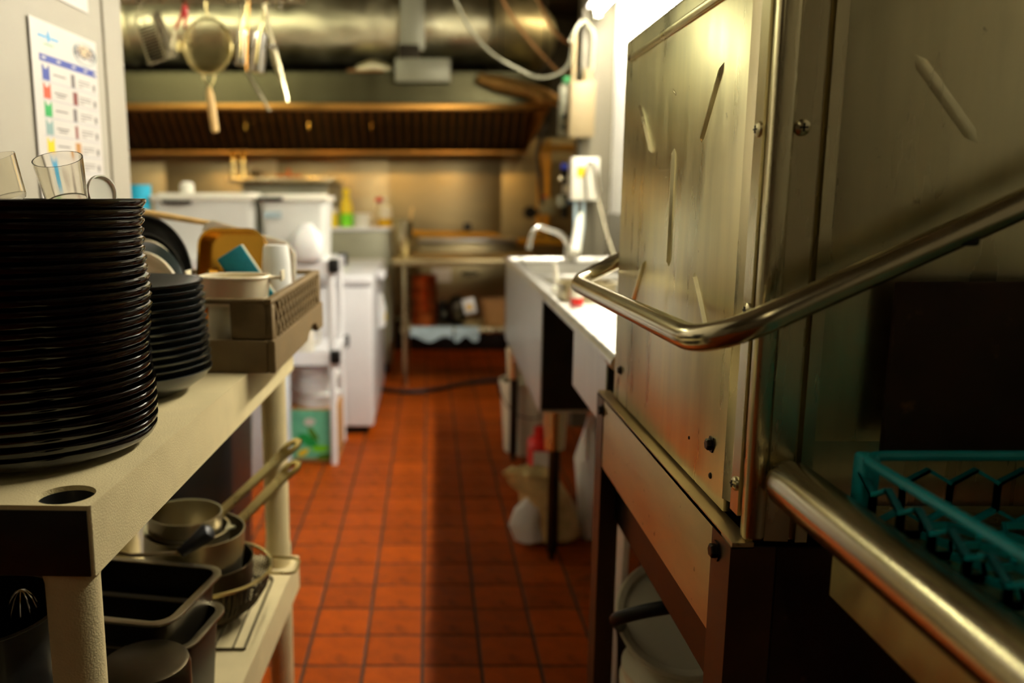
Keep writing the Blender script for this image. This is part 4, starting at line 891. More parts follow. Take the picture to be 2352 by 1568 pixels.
p = atY(318, 455, 3.85); o = obj('blue_pail', B().lathe([(0,0),(0.045,0),(0.062,0.345),(0.060,0.345),(0.043,0.004),(0,0.004)], 32, TR((p.x-0.02, 3.90, ZC))), M_BLUE); tag(o, 'bright blue plastic pail at the left end of the cart', 'pail')
p = atY(703, 570, 3.74)
def lumpy(c, rx, ry, rz, m, seed, amp=0.18, name='bag', n=18, k=10, flat=True):
    r_ = random.Random(seed); b = B(); rings = []
    for i in range(k+1):
        v = -PI/2 + PI*i/k
        ring = []
        for j in range(n):
            a = 2*PI*j/n; f = 1+amp*(r_.random()-0.5)*(1 if 0 < i < k else 0)
            z = rz*math.sin(v)*f
            ring.append((c[0]+rx*math.cos(v)*math.cos(a)*f+1e-4*math.cos(a), c[1]+ry*math.cos(v)*math.sin(a)*f+1e-4*math.sin(a), max(c[2]-rz+0.0005, c[2]+z) if flat else c[2]+z))
        rings.append(b.ring(ring))
    b.skin(rings); return obj(name, b, m, None, 40)
pb = T('flour_bag', 'rounded white bag of flour on the near corner of the cart top', 'bag', (-0.545, 3.79, 0.968))
x0, x1 = atY(664, 580, 3.76).x, atY(742, 580, 3.76).x
b = B(); b.tray(0.1, 0.08, 0.001, 0.0005, 0.02) if False else None
rings = []; 
for z, f in ((0.969, 0.86), (0.985, 1.0), (1.04, 0.98), (1.085, 0.82), (1.11, 0.5), (1.125, 0.36), (1.13, 0.30)):
    rings.append(b.ring([((x0+x1)/2+(x1-x0)/2*f*math.copysign(abs(math.cos(a))**0.7, math.cos(a)), 3.772-0.02+0.055*f*math.copysign(abs(math.sin(a))**0.7, math.sin(a))+0.045, z) for a in [2*PI*k/24 for k in range(24)]]))
b.skin(rings); obj('sack', b, M_BAGWHITE, pb, 60); obj('tie', B().cyl(((x0+x1)/2, 3.797, 1.118), ((x0+x1)/2, 3.797, 1.123), 0.02, n=16), M_WHITEPL, pb)
# mid shelf and below
p = atY(698, 790, 3.82)
jg = T('jug', 'white plastic jug on the middle tray of the cart', 'jug', (p.x, 3.84, 0.541))
obj('body', B().lathe([(0,0),(0.044,0),(0.047,0.005),(0.047,0.085),(0.034,0.115),(0.018,0.13),(0.018,0.145),(0,0.145)], 28), M_WHITEPL, jg, world=False)
obj('cap', B().cyl((0,0,0.1455), (0,0,0.165), 0.021), M_WHITEPL, jg, world=False)
obj('handle', B().tube(fillet([(0.044,0,0.10),(0.07,0,0.10),(0.07,0,0.04),(0.046,0,0.035)], 0.015), 0.007, 8), M_WHITEPL, jg, world=False)
o = obj('paper_stack', B().box((-0.80, 3.84, 0.541), (-0.63, 4.10, 0.70), 0.01), M_PAPER); tag(o, 'stack of white paper goods on the middle tray', 'paper')
BX_0, BX_1 = atY(668, 1000, 3.83).x, atY(776, 1000, 3.83).x
bx = T('produce_box', 'cardboard box printed with green vegetables on the floor under the cart', 'box', ((BX_0+BX_1)/2, 3.95, 0))
obj('carton', B().box((BX_0, 3.835, 0.001), (BX_1, 4.10, 0.262), 0.003), M_CARD, bx)
mw = (BX_1-BX_0)
obj('printed_panel', B().box((BX_0+0.003, 3.832, 0.02), (BX_1-0.003, 3.835, 0.258)), mat('print_mint', (110, 196, 160), 0.5, var=0.25, scale=12), bx, 0)
def leaf(x, z, L_, w_, ang, m):
    c_, s_ = math.cos(ang), math.sin(ang); pts = [(-L_/2,0),(-L_/4,w_/2),(L_/6,w_/2*0.9),(L_/2,0),(L_/6,-w_/2),(-L_/4,-w_/2*0.8)]
    return obj('leaf_print', B().prism([(x+u*c_-v*s_, 3.8315, z+u*s_+v*c_) for u, v in pts], (0,-0.0012,0)), m, bx, 0)
xm = (BX_0+BX_1)/2
leaf(xm-0.03, 0.11, 0.12, 0.05, -0.5, M_PGREEN); leaf(xm+0.03, 0.07, 0.10, 0.035, 0.1, M_LIME); leaf(xm-0.005, 0.14, 0.09, 0.03, -0.9, mat('print_leaf', (70, 120, 20), 0.5)); leaf(xm-0.055, 0.05, 0.07, 0.03, 0.6, M_YELLOW); leaf(xm+0.05, 0.03, 0.09, 0.03, 0.15, mat('print_leaf', (70,120,20)))
leaf(xm-0.02, 0.20, 0.06, 0.04, 0.2, M_PAPER)
bw = T('lid_stack', 'stack of white plastic lids wrapped in film on top of the vegetable box', 'lid stack', (xm, 3.95, 0.263))
for k in range(6):
    obj('lid', B().cyl((xm+0.012*math.sin(k*2), 3.945, 0.2635+k*0.033), (xm+0.012*math.sin(k*2), 3.945, 0.2635+k*0.033+0.026), 0.100, 0.106, 32).cyl((xm+0.012*math.sin(k*2), 3.945, 0.2635+k*0.033+0.026), (xm+0.012*math.sin(k*2), 3.945, 0.2635+k*0.033+0.033), 0.09, 0.09, 32), M_BAGWHITE, bw)
o = obj('foam_box', B().box((-0.84, 3.60, 0.001), (-0.64, 3.78, 0.60), 0.006), mat('pale_blue_foam', (206, 214, 226), 0.6)); tag(o, 'tall pale foam box standing behind the shelf leg', 'box')
tbn = T('waste_bin', 'tall black bin on the floor behind the left shelving', 'bin', (-0.80, 2.68, 0))
obj('body', B().tray(0.36, 0.38, 0.70, 0.006, 0.04, 0.008, TR((-0.795, 2.70, 0.0005)), 0.02), M_BLACK, tbn)
obj('liner', B().box((-0.94, 2.54, 0.60), (-0.65, 2.86, 0.62)), M_BLACK, tbn)

# ================================================================== FREEZER, CABINET, RANGE
FX1, FY0, FY1 = -0.292, 4.30, 5.48
fz = T('chest_freezer', 'white chest freezer beyond the cart on the left of the aisle', 'freezer', (-0.75, 4.9, 0))
obj('body', B().box((-1.20, FY0, 0.045), (FX1, FY1, 0.79), 0.012, 3), M_FREEZER, fz)
obj('lid', B().box((-1.205, FY0-0.006, 0.797), (FX1+0.004, FY1+0.006, 0.850), 0.014, 3), M_FREEZER, fz)
obj('base', B().box((-1.17, FY0+0.04, 0.0), (FX1-0.03, FY1-0.03, 0.046)), M_BLACK, fz)
obj('lid_handle', B().box((FX1+0.002, 4.72, 0.786), (FX1+0.045, 4.98, 0.835), 0.012, 3), M_FREEZER, fz)
obj('front_edge', B().box((FX1-0.0005, FY0+0.004, 0.06), (FX1+0.004, FY0+0.05, 0.13), 0.001), M_FREEZER, fz)
tw = T('dish_towel', 'white and yellow towel hanging on the freezer side', 'towel', (FX1+0.02, 4.85, 0.55))
b = B(); rings = []
for k in range(9):
    yy = 4.76+k*0.022; off = 0.012*math.sin(k*1.7); rings.append(b.ring([(FX1+0.006, yy, 0.50+0.01*math.sin(k)), (FX1+0.030+off, yy, 0.51+0.012*math.sin(k*1.3)), (FX1+0.034+off*0.6, yy, 0.60), (FX1+0.018, yy, 0.685), (FX1+0.006, yy, 0.69)]))
b.skin(rings); obj('fabric', b, M_BAGWHITE, tw, 60)
obj('yellow_stripe', B().box((FX1+0.032, 4.80, 0.535), (FX1+0.044, 4.90, 0.575), 0.004), M_YELLOW, tw)
CBX, CBY, CBZ = -0.262, 5.86, 1.040
cb = T('prep_cabinet', 'grey painted cabinet behind the freezer with bottles on its top', 'cabinet', (-0.75, 6.1, 0))
obj('body', B().box((-1.20, CBY, 0.08), (CBX, 6.36, CBZ-0.02), 0.004), M_GREYPAINT, cb)
obj('top', B().box((-1.21, CBY-0.012, CBZ-0.022), (CBX+0.006, 6.37, CBZ), 0.004), M_FREEZER, cb)
obj('door', B().box((-0.96, CBY-0.018, 0.12), (CBX-0.01, CBY, 0.80), 0.004), M_GREYPAINT, cb)
obj('plinth', B().box((-1.17, CBY+0.04, 0.0), (CBX-0.03, 6.33, 0.08)), M_BLACK, cb)
def bottle(name, label, px, r, h, m, capm, cap_r, cap_h, extra=None, Y=5.96, neck=0.7):
    x = atY(px, 500, Y).x; t = T(name, label, 'bottle', (x, Y, CBZ))
    obj('body', B().lathe([(0,0.0003),(r*0.95,0.0003),(r,0.006),(r,h*neck),(r*0.8,h*(neck+0.12)),(cap_r*0.8,h*0.93),(cap_r*0.8,h),(0,h)], 24), m, t, 50, world=False)
    obj('cap', B().lathe([(0,h+0.0005),(cap_r,h+0.0005),(cap_r,h+cap_h*0.7),(cap_r*0.5,h+cap_h),(0,h+cap_h)], 20), capm, t, world=False)
    if extra: obj('label_wrap', B().lathe([(r+0.0006,h*extra[1]),(r+0.0012,h*extra[1]),(r+0.0012,h*extra[2]),(r+0.0006,h*extra[2])], 24, None, True), extra[0], t, world=False)
    return t
bottle('spice_tub', 'short yellow tub with white lid on the grey cabinet', 763, 0.040, 0.10, M_YELLOW, M_WHITEPL, 0.042, 0.035, None, 5.94, 0.86)
bottle('soap_bottle', 'tall yellow bottle with lime label on the grey cabinet', 796, 0.042, 0.225, M_YELLOW, M_YELLOW, 0.024, 0.042, (M_LIME, 0.02, 0.42), 5.94, 0.66)
o = T('tub_stack', 'two stacked white round tubs on the grey cabinet', 'tub', (atY(832, 500, 5.96).x, 5.96, CBZ))
for k in range(2): obj('tub', B().cyl((0,0,0.0005+k*0.047), (0,0,0.040+k*0.047), 0.056, 0.062, 28).cyl((0,0,0.040+k*0.047), (0,0,0.0465+k*0.047), 0.066, 0.066, 28), M_WHITEPL, o, world=False)
bottle('sauce_bottle', 'clear bottle with red cap at the back of the grey cabinet', 873, 0.036, 0.175, M_CREAMPL, M_RED, 0.034, 0.032, None, 6.06, 0.78)
bottle('squeeze_bottle', 'cream squeeze bottle half full of golden oil on the cabinet corner', 884, 0.048, 0.170, M_CREAMPL, M_CREAMPL, 0.016, 0.040, (M_OLIVE, 0.02, 0.36), 5.93, 0.72)
rg = T('range_shelf', 'stainless shelf above the range at the back wall', 'range', (-1.18, 6.9, 0))
RX0, RX1 = atY(520, 420, 6.7).x, atY(764, 420, 6.7).x
obj('range_body', B().box((RX0, 6.68, 0.1), (RX1, 7.40, 0.92), 0.004), M_STEEL, rg)
obj('range_base', B().box((RX0+0.02, 6.72, 0.0), (RX1-0.02, 7.38, 0.1)), M_BLACK, rg)
obj('back_guard', B().box((RX0+0.06, 7.30, 0.92), (RX1-0.04, 7.42, 1.36), 0.003), M_GREYPAINT, rg)
obj('overshelf', B().box((RX0, 6.72, 1.362), (RX1, 7.42, 1.402), 0.008), M_STEEL, rg)
obj('broiler_box', B().box((RX0+0.09, 6.84, 1.08), (RX1-0.05, 7.30, 1.36), 0.004), M_GREYPAINT, rg)
for k, px in enumerate((536, 558)):
    x = atY(px, 380, 6.82).x; t = T('pepper_mill', ['left of two brass pepper mills on the range shelf', 'right of two brass pepper mills on the range shelf'][k], 'mill', (x, 6.82, 1.403))
    obj('body', B().lathe([(0,0),(0.032,0),(0.034,0.01),(0.024,0.05),(0.022,0.09),(0.028,0.13),(0.02,0.15),(0,0.15)], 20), M_BRASS, t, 50, world=False)
    obj('knob', B().lathe([(0,0.15),(0.012,0.152),(0.027,0.165),(0.03,0.185),(0.018,0.20),(0,0.203)], 20), M_GOLDTONE, t, 50, world=False)
x = atY(588, 392, 6.82).x; o = obj('small_kettle', B().lathe([(0,0),(0.04,0),(0.048,0.02),(0.04,0.045),(0.014,0.055),(0.014,0.066),(0,0.07)], 24, TR((x, 6.82, 1.403))), M_DARKPAN, None, 50); tag(o, 'small dark round pot beside the pepper mills', 'pot')
x = atY(662, 392, 6.82).x; t = T('sauce_tray', 'copper sauce tray with upright spout on the range shelf', 'tray', (x, 6.85, 1.403))
obj('tray', B().tray(0.20, 0.10, 0.018, 0.003, 0.01, 0.0), M_COPPER, t, world=False); obj('spout', B().cyl((0,0,0.004), (0,0,0.072), 0.013, 0.010, 12), M_COPPER, t, world=False)

# ================================================================== FAR TABLE AND UNDERCOUNTER FRIDGE
TX0, TX1, TY0, TY1, TZ = -0.235, 0.74, 5.44, 6.06, 0.852
ft = T('work_table', 'stainless work table with lower shelf at the end of the aisle', 'table', (0.25, 5.75, 0))
obj('table_top', B().box((TX0, TY0, TZ-0.045), (TX1, TY1, TZ), 0.006), M_BACKSPLASH, ft)
obj('lower_shelf', B().box((TX0+0.05, TY0+0.06, 0.355), (TX1-0.05, TY1-0.04, 0.385), 0.004), M_STEEL, ft)
for cx_ in (-0.155, 0.68):
    for cy_ in (TY0+0.06, TY1-0.06): obj('leg', B().cyl((cx_, cy_, 0), (cx_, cy_, TZ-0.045), 0.020), M_STEEL, ft)
fr_ = T('undercounter_fridge', 'stainless undercounter fridge with oval emblem behind the work table', 'fridge', (0.3, 7.0, 0))
a, c = atY(962, 548, 6.75), atY(1185, 548, 6.75)
obj('body', B().box((a.x, 6.76, 0.25), (c.x, 7.10, a.z-0.03), 0.004), M_BACKSPLASH, fr_)
obj('top', B().box((a.x-0.01, 6.72, a.z-0.03), (c.x+0.01, 7.12, a.z), 0.006), M_SINK, fr_)
obj('door', B().box((a.x+0.02, 6.735, 0.27), (c.x-0.02, 6.76, a.z-0.12), 0.006), M_BACKSPLASH, fr_)
obj('kick', B().box((a.x-0.35, 6.80, 0.001), (c.x+0.1, 7.09, 0.25)), M_RUBBER, fr_)
e = atY(1079, 628, 6.733); obj('emblem', B().lathe([(0,0),(0.075,0),(0.075,0.003),(0,0.003)], 28, TR((e.x, 6.735, e.z)) @ RX(90) @ Matrix.Diagonal((1, 0.26, 1, 1))), M_DARKLEG, fr_)
obj('emblem_mark', B().box((e.x-0.04, 6.7305, e.z-0.004), (e.x+0.04, 6.732, e.z+0.004)), M_STEEL, fr_)
a2, c2 = atY(992, 616, 6.73), atY(1036, 648, 6.73); obj('paper_note', B().box((a2.x, 6.732, c2.z), (c2.x, 6.7345, a2.z)), M_PAPER, fr_, 0)
ZS = 0.3855
def on_shelf(px, Y): return Vector((atY(px, 700, Y).x, Y, ZS))
p = on_shelf(974, 5.70)
for k in range(4):
    r = 0.092-0.003*(k % 2); t = T('copper_pot', 'copper saucepan, %s of the stack under the work table' % ['bottom one', 'second from the bottom', 'third from the bottom', 'top one'][k], 'pot', (p.x+0.004*math.sin(k*2), 5.70, ZS+k*0.085), None, 'copper pots under the table')
    obj('body', B().lathe([(0,0),(r*0.95,0),(r,0.006),(r,0.078),(r+0.004,0.084),(r-0.003,0.084),(r-0.003,0.008),(0,0.008)], 32), M_COPPER, t, world=False)
    obj('handle', B().tube(fillet([(-r,0.015,0.06),(-r-0.03,0.015,0.06),(-r-0.03,-0.015,0.06),(-r,-0.015,0.06)], 0.01), 0.005, 6), M_DARKLEG, t, world=False)
p = on_shelf(1050, 5.78); o = lumpy((p.x, 5.78, ZS+0.095), 0.085, 0.075, 0.095, M_DARKLEG, 3, 0.1, 'steel_bowl_pile'); tag(o, 'rounded dull metal bowl behind the tilted paper packet', 'bowl'); o.name = 'metal_bowl'
p = on_shelf(1078, 5.66); o = obj('paper_packet', B().obox((p.x, 5.66, ZS+0.13), (0.085, 0.03, 0.105), (RX(-14) @ RY(-14)).to_3x3(), 0.004), M_PAPER); tag(o, 'small white paper packet tilted against the metal bowl', 'packet')
obj('print_mark', B().obox((p.x, 5.643, ZS+0.125), (0.04, 0.004, 0.04), (RX(-14) @ RY(-14)).to_3x3()), M_OLIVE, o)
p = on_shelf(1142, 5.74)
wb_ = T('wicker_basket', 'brown woven basket at the right end of the lower shelf', 'basket', p)
for k in range(7): obj('coil', B().tube([((0.085+0.004*k)*math.cos(2*PI*q_/28), (0.085+0.004*k)*math.sin(2*PI*q_/28), 0.012+0.024*k) for q_ in range(28)], 0.0125, 8, closed=True), M_CARD, wb_, world=False)
obj('base', B().cyl((0,0,0.0005), (0,0,0.012), 0.088), M_CARD, wb_, world=False)
p = on_shelf(1018, 5.93); o = obj('dark_casserole', B().lathe([(0,0),(0.07,0),(0.085,0.02),(0.085,0.10),(0.05,0.125),(0.012,0.13),(0.012,0.15),(0,0.15)], 28, TR(p)), M_TEFLON, None, 50); tag(o, 'black lidded casserole between the copper stack and the metal bowl', 'pot')
def drape(label, px0, px1, y, seed):
    x0, x1 = atY(px0, 760, TY0+0.05).x, atY(px1, 760, TY0+0.05).x; b = B(); rings = []; n = 12
    for i in range(n+1):
        x = x0+(x1-x0)*i/n; w_ = 0.006*math.sin(i*1.9+seed); d_ = 0.02*math.sin(i*0.7+seed)
        y0 = TY0+0.051
        rings.append(b.ring([(x, y0-0.004+w_*0.5, 0.315+d_), (x, y0-0.006+w_*0.4, 0.37), (x, y0+0.002, 0.389), (x, y0+0.10, 0.3875), (x, y0+0.10, 0.3862), (x, y0+0.001, 0.3862), (x, y0-0.002+w_*0.4, 0.37), (x, y0+0.0+w_*0.5, 0.315+d_)]))
    o = obj('cloth', b.skin(rings), M_CLOTH, None, 60); return tag(o, label, 'cloth')
drape('pale blue cloth hanging over the lower shelf edge, left one', 942, 1040, 0, 1); drape('pale blue cloth hanging over the lower shelf edge, right smaller one', 1044, 1100, 0, 4)
p = atY(918, 560, 5.75); t = T('utensil_crock', 'dull steel crock with a wooden spoon on the work table', 'crock', (p.x+0.03, 5.72, TZ+0.0005))
obj('crock', B().lathe([(0,0),(0.055,0),(0.058,0.005),(0.058,0.235),(0.062,0.24),(0.054,0.24),(0.054,0.008),(0,0.008)], 28), M_STEEL, t, world=False)
obj('wooden_spoon', B().tube([(0.0,0,0.02),(0.045,0,0.24),(0.055,0,0.31),(0.058,0,0.33)], [0.006, 0.007, 0.013, 0.008], 10), M_WOOD, t, world=False)
# gas manifold along the back
gp = T('gas_pipe', 'yellow gas pipe with black valve running along the back wall', 'pipe', (0.4, 7.3, 0.95))
z = atY(1000, 538, 6.95).z; z2 = atY(1240, 552, 6.95).z
obj('run', B().tube([(-0.24, 7.2, z), (0.55, 7.2, z-0.02), (0.66, 7.2, z2-0.02), (1.2, 7.2, z2-0.03)], 0.028, 12), M_PIPEY, gp)
obj('valve', B().box((atY(1065, 520, 7.2).x, 7.16, z+0.02), (atY(1082, 520, 7.2).x, 7.23, z+0.085), 0.006), M_RUBBER, gp)
for px in (1252, 1270):
    x = atY(px, 400, 6.9).x; obj('riser', B().cyl((x, 7.2, z2-0.02), (x, 7.2, 1.72), 0.024), M_PIPEY, gp)
obj('cross_pipe', B().cyl((atY(1243, 346, 6.9).x, 7.2, 1.655), (1.3, 7.2, 1.655), 0.03), M_PIPEY, gp)
obj('wall_clip', B().box((0.5, 7.2, z-0.05), (0.53, YB-0.006, z-0.02)), M_DARKLEG, gp)
a, c = atY(1241, 455, 6.85), atY(1277, 492, 6.85); vb = T('gas_valve', 'grey gas valve box with red button on the yellow risers', 'valve', ((a.x+c.x)/2, 6.92, c.z))
obj('box', B().box((a.x, 6.87, c.z), (c.x, 6.97, a.z), 0.006), M_GREYPAINT, vb); obj('button', B().cyl(((a.x+c.x)/2-0.02, 6.92, a.z), ((a.x+c.x)/2-0.02, 6.92, a.z+0.02), 0.018), M_RED, vb)
obj('mount', B().box(((a.x+c.x)/2-0.02, 6.96, (a.z+c.z)/2-0.02), ((a.x+c.x)/2+0.02, YB-0.006, (a.z+c.z)/2+0.02)), M_DARKLEG, vb); obj('stem', B().cyl((a.x-0.10, 6.92, (a.z+c.z)/2-0.05), (a.x, 6.92, (a.z+c.z)/2-0.05), 0.02), M_DARKLEG, vb); obj('cock', B().cyl((a.x-0.075, 6.86, (a.z+c.z)/2-0.05), (a.x-0.075, 6.97, (a.z+c.z)/2-0.05), 0.05), M_RUBBER, vb)
cable('black flexible cord hanging beside the right end of the hood', [atY(x, y, 6.3) for x, y in ((1262, 215), (1258, 290), (1232, 345), (1240, 400), (1244, 470))], 0.016, M_RUBBER)

# ================================================================== DEVICES ON THE STUB WALL AND SINK
a, c = atY(1310, 187, 4.34), atY(1364, 315, 4.34)
hb = T('control_box', 'beige electric control box on the grey wall stub above the sink', 'box', ((a.x+c.x)/2, 4.44, c.z))
obj('case', B().box((a.x, 4.33, c.z), (c.x, 4.449, a.z), 0.006), M_TANBOX, hb)
x = atY(1350, 170, 4.38).x; obj('cable_gland', B().cyl((x, 4.39, a.z), (x, 4.39, a.z+0.065), 0.026, 0.024), M_TANBOX, hb)
obj('conduit', B().tube(fillet([(x+0.02, 4.39, a.z+0.06), (x+0.03, 4.40, a.z+0.25), (x-0.03, 4.41, a.z+0.32), (x-0.09, 4.41, a.z+0.20)], 0.08), 0.009, 8), M_GREYPAINT, hb)
x = atY(1317, 120, 4.42).x; obj('riser', B().cyl((x, 4.40, a.z-0.02), (x, 4.40, atY(1317, 82, 4.40).z), 0.012, n=10), M_TANBOX, hb)
a, c = atY(1285, 195, 4.60), atY(1312, 312, 4.60)
vp = T('valve_panel', 'grey panel with small valves and green light beside the control box', 'panel', ((a.x+c.x)/2, 4.6, c.z))
obj('panel', B().box((a.x, 4.58, c.z), (0.84, 4.62, a.z), 0.004), M_GREYPAINT, vp)
for py in (268, 292): obj('knob', B().cyl(atY(1297, py, 4.58), atY(1297, py, 4.55), 0.018), M_BLACK, vp)
obj('lamp', B().cyl(atY(1301, 190, 4.60), atY(1301, 190, 4.60)+Vector((0,0,0.03)), 0.022), mat('green_lens', (70, 150, 90), 0.3), vp)
a, c = atY(1314, 361, 4.34), atY(1374, 460, 4.34)
sd = T('chemical_dispenser', 'white chemical dispenser with yellow sticker on the wall stub', 'dispenser', ((a.x+c.x)/2, 4.44, c.z))
obj('case', B().box((a.x, 4.33, c.z), (c.x, 4.449, a.z), 0.008), M_WHITEPL, sd)
a2, c2 = atY(1325, 382, 4.328), atY(1346, 406, 4.328); obj('sticker', B().box((a2.x, 4.327, c2.z), (c2.x, 4.3305, a2.z)), M_YELLOW, sd, 0)
obj('hose', B().tube(fillet([atY(1349, 462, 4.32), atY(1344, 395, 4.31), atY(1356, 368, 4.30), atY(1368, 385, 4.30), atY(1376, 440, 4.30)], 0.05), 0.010, 8), M_CHROME, sd)
for k, px in enumerate((1322, 1340)): obj('drip_hose', B().tube([atY(px, 458, 4.36), atY(px-1, 520, 4.34), atY(px-10, 578, 4.25)], 0.008, 8), M_CLOTH, sd)
obj('supply_cord', B().tube([atY(1374, 455, 4.36), atY(1392, 530, 4.0), atY(1412, 592, 3.6)], 0.003, 6), M_CREAMPL, sd)
o = obj('squeegee', B().tube([atY(1320, 582, 4.15)+Vector((0,0,-0.0)), atY(1332, 505, 4.30), atY(1336, 490, 4.32)], [0.028, 0.020, 0.010], 12), M_WHITEPL); tag(o, 'white pole standing at the far end of the sink', 'pole'); o.name = 'white_pole'
bv = T('water_valves', 'cluster of water valves with blue handles left of the dispenser', 'valve', atY(1296, 430, 4.62))
obj('manifold', B().cyl(atY(1296, 372, 4.63), atY(1296, 500, 4.63), 0.02), M_DARKLEG, bv)
obj('blue_handle', B().obox(atY(1298, 382, 4.60), (0.045, 0.03, 0.03), None, 0.008), mat('valve_blue', (30, 60, 190), 0.4), bv)
obj('blue_handle', B().obox(atY(1302, 463, 4.60), (0.06, 0.03, 0.022), None, 0.006), mat('valve_teal', (0, 90, 130), 0.4), bv)
obj('body', B().obox(atY(1300, 434, 4.60), (0.035, 0.03, 0.05), None, 0.006), M_CREAMPL, bv)
obj('body', B().obox(atY(1290, 462, 4.60), (0.05, 0.04, 0.06), None, 0.006), M_GREYPAINT, bv)
obj('tee', B().cyl(atY(1284, 410, 4.63), atY(1314, 410, 4.63), 0.018), M_STEEL, bv)
obj('bracket', B().box((0.785-0.02, 4.60, 1.22), (0.80, 4.66, 1.24)), M_DARKLEG, bv)
fa = T('faucet', 'chrome bent spout faucet at the far end of the sink', 'faucet', atY(1300, 575, 4.22))
obj('spout', B().tube(fillet([atY(1216, 562, 4.16), atY(1226, 516, 4.16), atY(1292, 538, 4.20), atY(1304, 568, 4.22)], 0.05, 8), 0.0125, 12), M_CHROME, fa, 60)
x = atY(1304, 570, 4.22); obj('base', B().cyl((x.x, 4.22, ZD+0.001), (x.x, 4.22, x.z+0.01), 0.022, 0.018), M_CHROME, fa)
obj('tip', B().cyl(atY(1216, 560, 4.16), atY(1215, 572, 4.16), 0.016), M_CHROME, fa)
# things on the drainboard
a, c = atY(1286, 664, 2.62), atY(1372, 700, 2.62)
o = obj('steam_pan', B().tray(0.17, 0.14, 0.052, 0.002, 0.02, 0.006, TR(((a.x+c.x)/2+0.03, 2.66, ZD+0.0008))), M_ALU); tag(o, 'small steel pan standing on the bright drainboard', 'pan')
x = atY(1325, 690, 2.50); t = T('detergent_bottle', 'white squeeze bottle with red base on the drainboard', 'bottle', (x.x, 2.50, ZD+0.0008))
obj('body', B().lathe([(0,0.02),(0.018,0.02),(0.018,0.05),(0.010,0.066),(0.006,0.085),(0,0.085)], 20), M_WHITEPL, t, 50, world=False); obj('base', B().cyl((0,0,0), (0,0,0.02), 0.019), M_RED, t, world=False)
x = atY(1272, 660, 2.80); t = T('scrub_brush', 'white handled scrub brush standing near the sink edge', 'brush', (x.x+0.012, 2.81, ZD+0.0008))
obj('head', B().box((-0.016,-0.03,0.0),(0.016,0.03,0.022), 0.004), M_WHITEPL, t, world=False); obj('handle', B().tube([(0,0,0.02),(-0.006,0,0.07),(-0.010,0,0.10)], [0.008,0.009,0.007], 8), M_WHITEPL, t, world=False)
# ================================================================== UNDER THE SINK
p = atZ(1200, 1046, 0.0)
bk = T('bucket', 'white bucket with wire handle on the floor under the far end of the sink', 'bucket', (p.x+0.035, p.y+0.10, 0.0005))
obj('body', B().lathe([(0,0),(0.115,0),(0.118,0.01),(0.140,0.34),(0.146,0.34),(0.146,0.36),(0.136,0.36),(0.114,0.012),(0,0.012)], 40), M_BUCKET, bk, world=False)
obj('wire_handle', B().tube([(0.145*math.cos(a)*1.0, -0.145*abs(math.sin(a))-0.004, 0.33-0.13*abs(math.sin(a))) for a in [PI*k/16 for k in range(17)]], 0.003, 6), M_DARKLEG, bk, world=False)
p = atZ(1265, 1272, 0.0)
rb = T('rice_bag', 'crumpled torn rice bag slumped on the floor by the sink leg', 'bag', (0.405, 2.93, 0))
def crumple(parent, name, rings_def, m, seed, n=22, amp=0.012):
    r_ = random.Random(seed); b = B(); rings = []
    for cx_, cy_, z, rx, ry in rings_def:
        rings.append(b.ring([(cx_+(rx+r_.uniform(-amp, amp))*math.cos(2*PI*k/n), cy_+(ry+r_.uniform(-amp, amp))*math.sin(2*PI*k/n), max(0.001, z+r_.uniform(-amp, amp)*0.7)) for k in range(n)]))
    b.skin(rings); return obj(name, b, m, parent, 25)
cx0, cy0 = rb.matrix_basis.translation.x, rb.matrix_basis.translation.y
crumple(rb, 'sack', [(cx0+0.05, cy0, 0.001, 0.07, 0.06), (cx0+0.05, cy0, 0.03, 0.105, 0.09), (cx0+0.04, cy0, 0.11, 0.10, 0.085), (cx0+0.02, cy0-0.02, 0.19, 0.085, 0.07), (cx0-0.02, cy0-0.03, 0.235, 0.09, 0.055), (cx0-0.04, cy0-0.03, 0.27, 0.10, 0.05), (cx0-0.035, cy0-0.03, 0.285, 0.06, 0.03)], M_BAG, 5)
crumple(rb, 'torn_flap', [(cx0-0.045, cy0-0.08, 0.03, 0.05, 0.03), (cx0-0.06, cy0-0.085, 0.09, 0.055, 0.022), (cx0-0.045, cy0-0.07, 0.15, 0.045, 0.02), (cx0-0.03, cy0-0.06, 0.18, 0.02, 0.01)], M_BAGWHITE, 8, 16, 0.008)
o = crumple(None, 'film_wrap', [(0.60, 2.95, 0.001, 0.04, 0.04), (0.60, 2.95, 0.15, 0.05, 0.04), (0.60, 2.95, 0.30, 0.055, 0.04), (0.60, 2.95, 0.42, 0.035, 0.03), (0.60, 2.95, 0.46, 0.015, 0.01)], M_BAGWHITE, 12, 16, 0.014); tag(o, 'crumpled clear film bag standing behind the rice bag', 'bag')
o = obj('detergent_jug', B().box((0.40, 3.14, 0.001), (0.49, 3.28, 0.30), 0.02, 3).cyl((0.445, 3.21, 0.295), (0.445, 3.21, 0.35), 0.025), M_RED); tag(o, 'red detergent jug under the sink behind the leg', 'jug')
o = obj('jug_label', B().box((0.41, 3.136, 0.16), (0.48, 3.1395, 0.27)), M_PAPER, o)
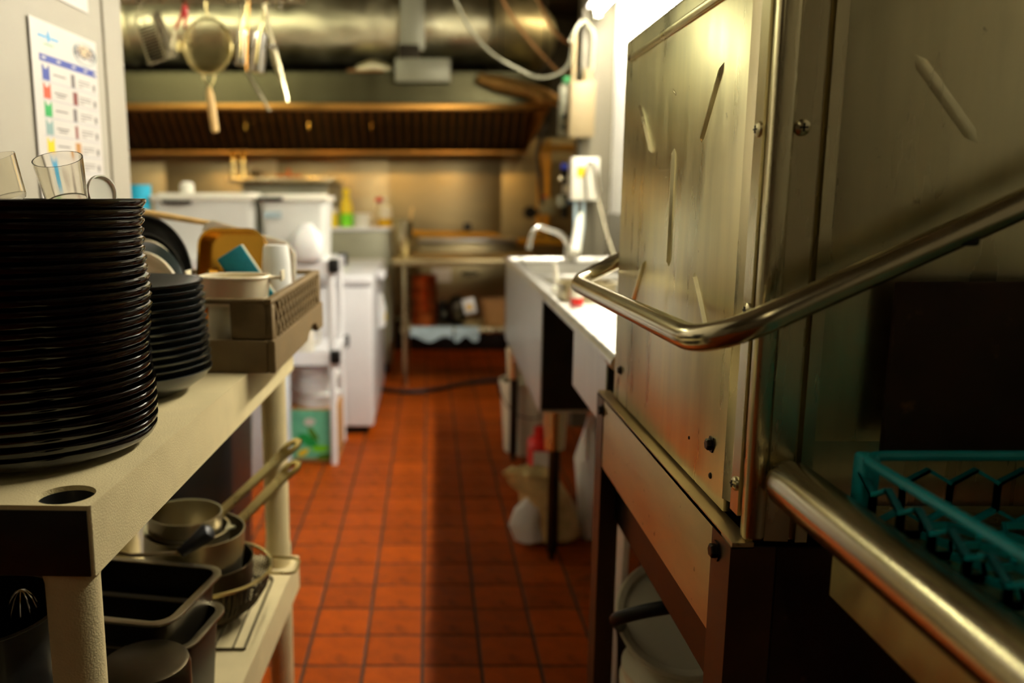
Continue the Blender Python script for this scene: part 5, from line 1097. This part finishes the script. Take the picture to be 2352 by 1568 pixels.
o = obj('wood_plank', B().obox((0.545, 2.42, 0.30), (0.03, 0.14, 0.60), RX(-4).to_3x3(), 0.003), M_CARD); tag(o, 'brown board leaning upright under the drainboard', 'board')
o = obj('foam_sheet', B().obox((0.475, 1.98, 0.255), (0.016, 0.16, 0.50), RX(3).to_3x3(), 0.004), M_PAPER); tag(o, 'white foam sheet standing under the drainboard beside the dishwasher', 'sheet')
# black hose on the floor
o = obj('floor_hose', B().tube(fillet([atZ(x, y, 0.016) for x, y in ((876, 893), (900, 897), (960, 901), (1030, 888), (1090, 876), (1160, 872), (1240, 868))], 0.3, 5), 0.015, 10), M_RUBBER, None, 60); tag(o, 'black hose lying across the floor tiles', 'hose')
# ================================================================== UNDER THE DISHWASHER
c = atZ(1535, 1505, 0.36)
b2 = T('pail', 'white plastic pail on the floor under the dishwasher', 'bucket', (c.x+0.02, 1.45, 0.0005))
obj('body', B().lathe([(0,0),(0.10,0),(0.103,0.01),(0.122,0.33),(0.128,0.33),(0.128,0.345),(0.122,0.347),(0.122,0.36),(0.116,0.36),(0.100,0.012),(0,0.012)], 40), M_BUCKET, b2, world=False)
obj('lid', B().lathe([(0,0.361),(0.118,0.361),(0.125,0.365),(0.125,0.374),(0.115,0.377),(0,0.374)], 40), M_BUCKET, b2, world=False)
c = atY(1545, 1405, 1.47)
o = obj('round_cover', B().lathe([(0,0),(0.112,0),(0.118,0.003),(0.120,0.012),(0.115,0.015),(0.104,0.012),(0.100,0.005),(0,0.005)], 44, TR((c.x+0.015, 1.475, 0.385+0.075)) @ RZ(-12) @ RX(38)), M_BUCKET); tag(o, 'round white bucket lid propped up on the pail under the dishwasher', 'lid')
o = obj('drain_hose', B().tube(fillet([(0.405, 1.585, 0.013), (0.398, 1.575, 0.38), atY(1412, 1420, 1.34), atY(1500, 1398, 1.30), atY(1610, 1384, 1.31), (0.60, 1.30, 0.47), (0.66, 1.32, 0.60)], 0.10, 6), 0.012, 10), M_RUBBER, None, 60); tag(o, 'black drain hose looping in front of the pail', 'hose')
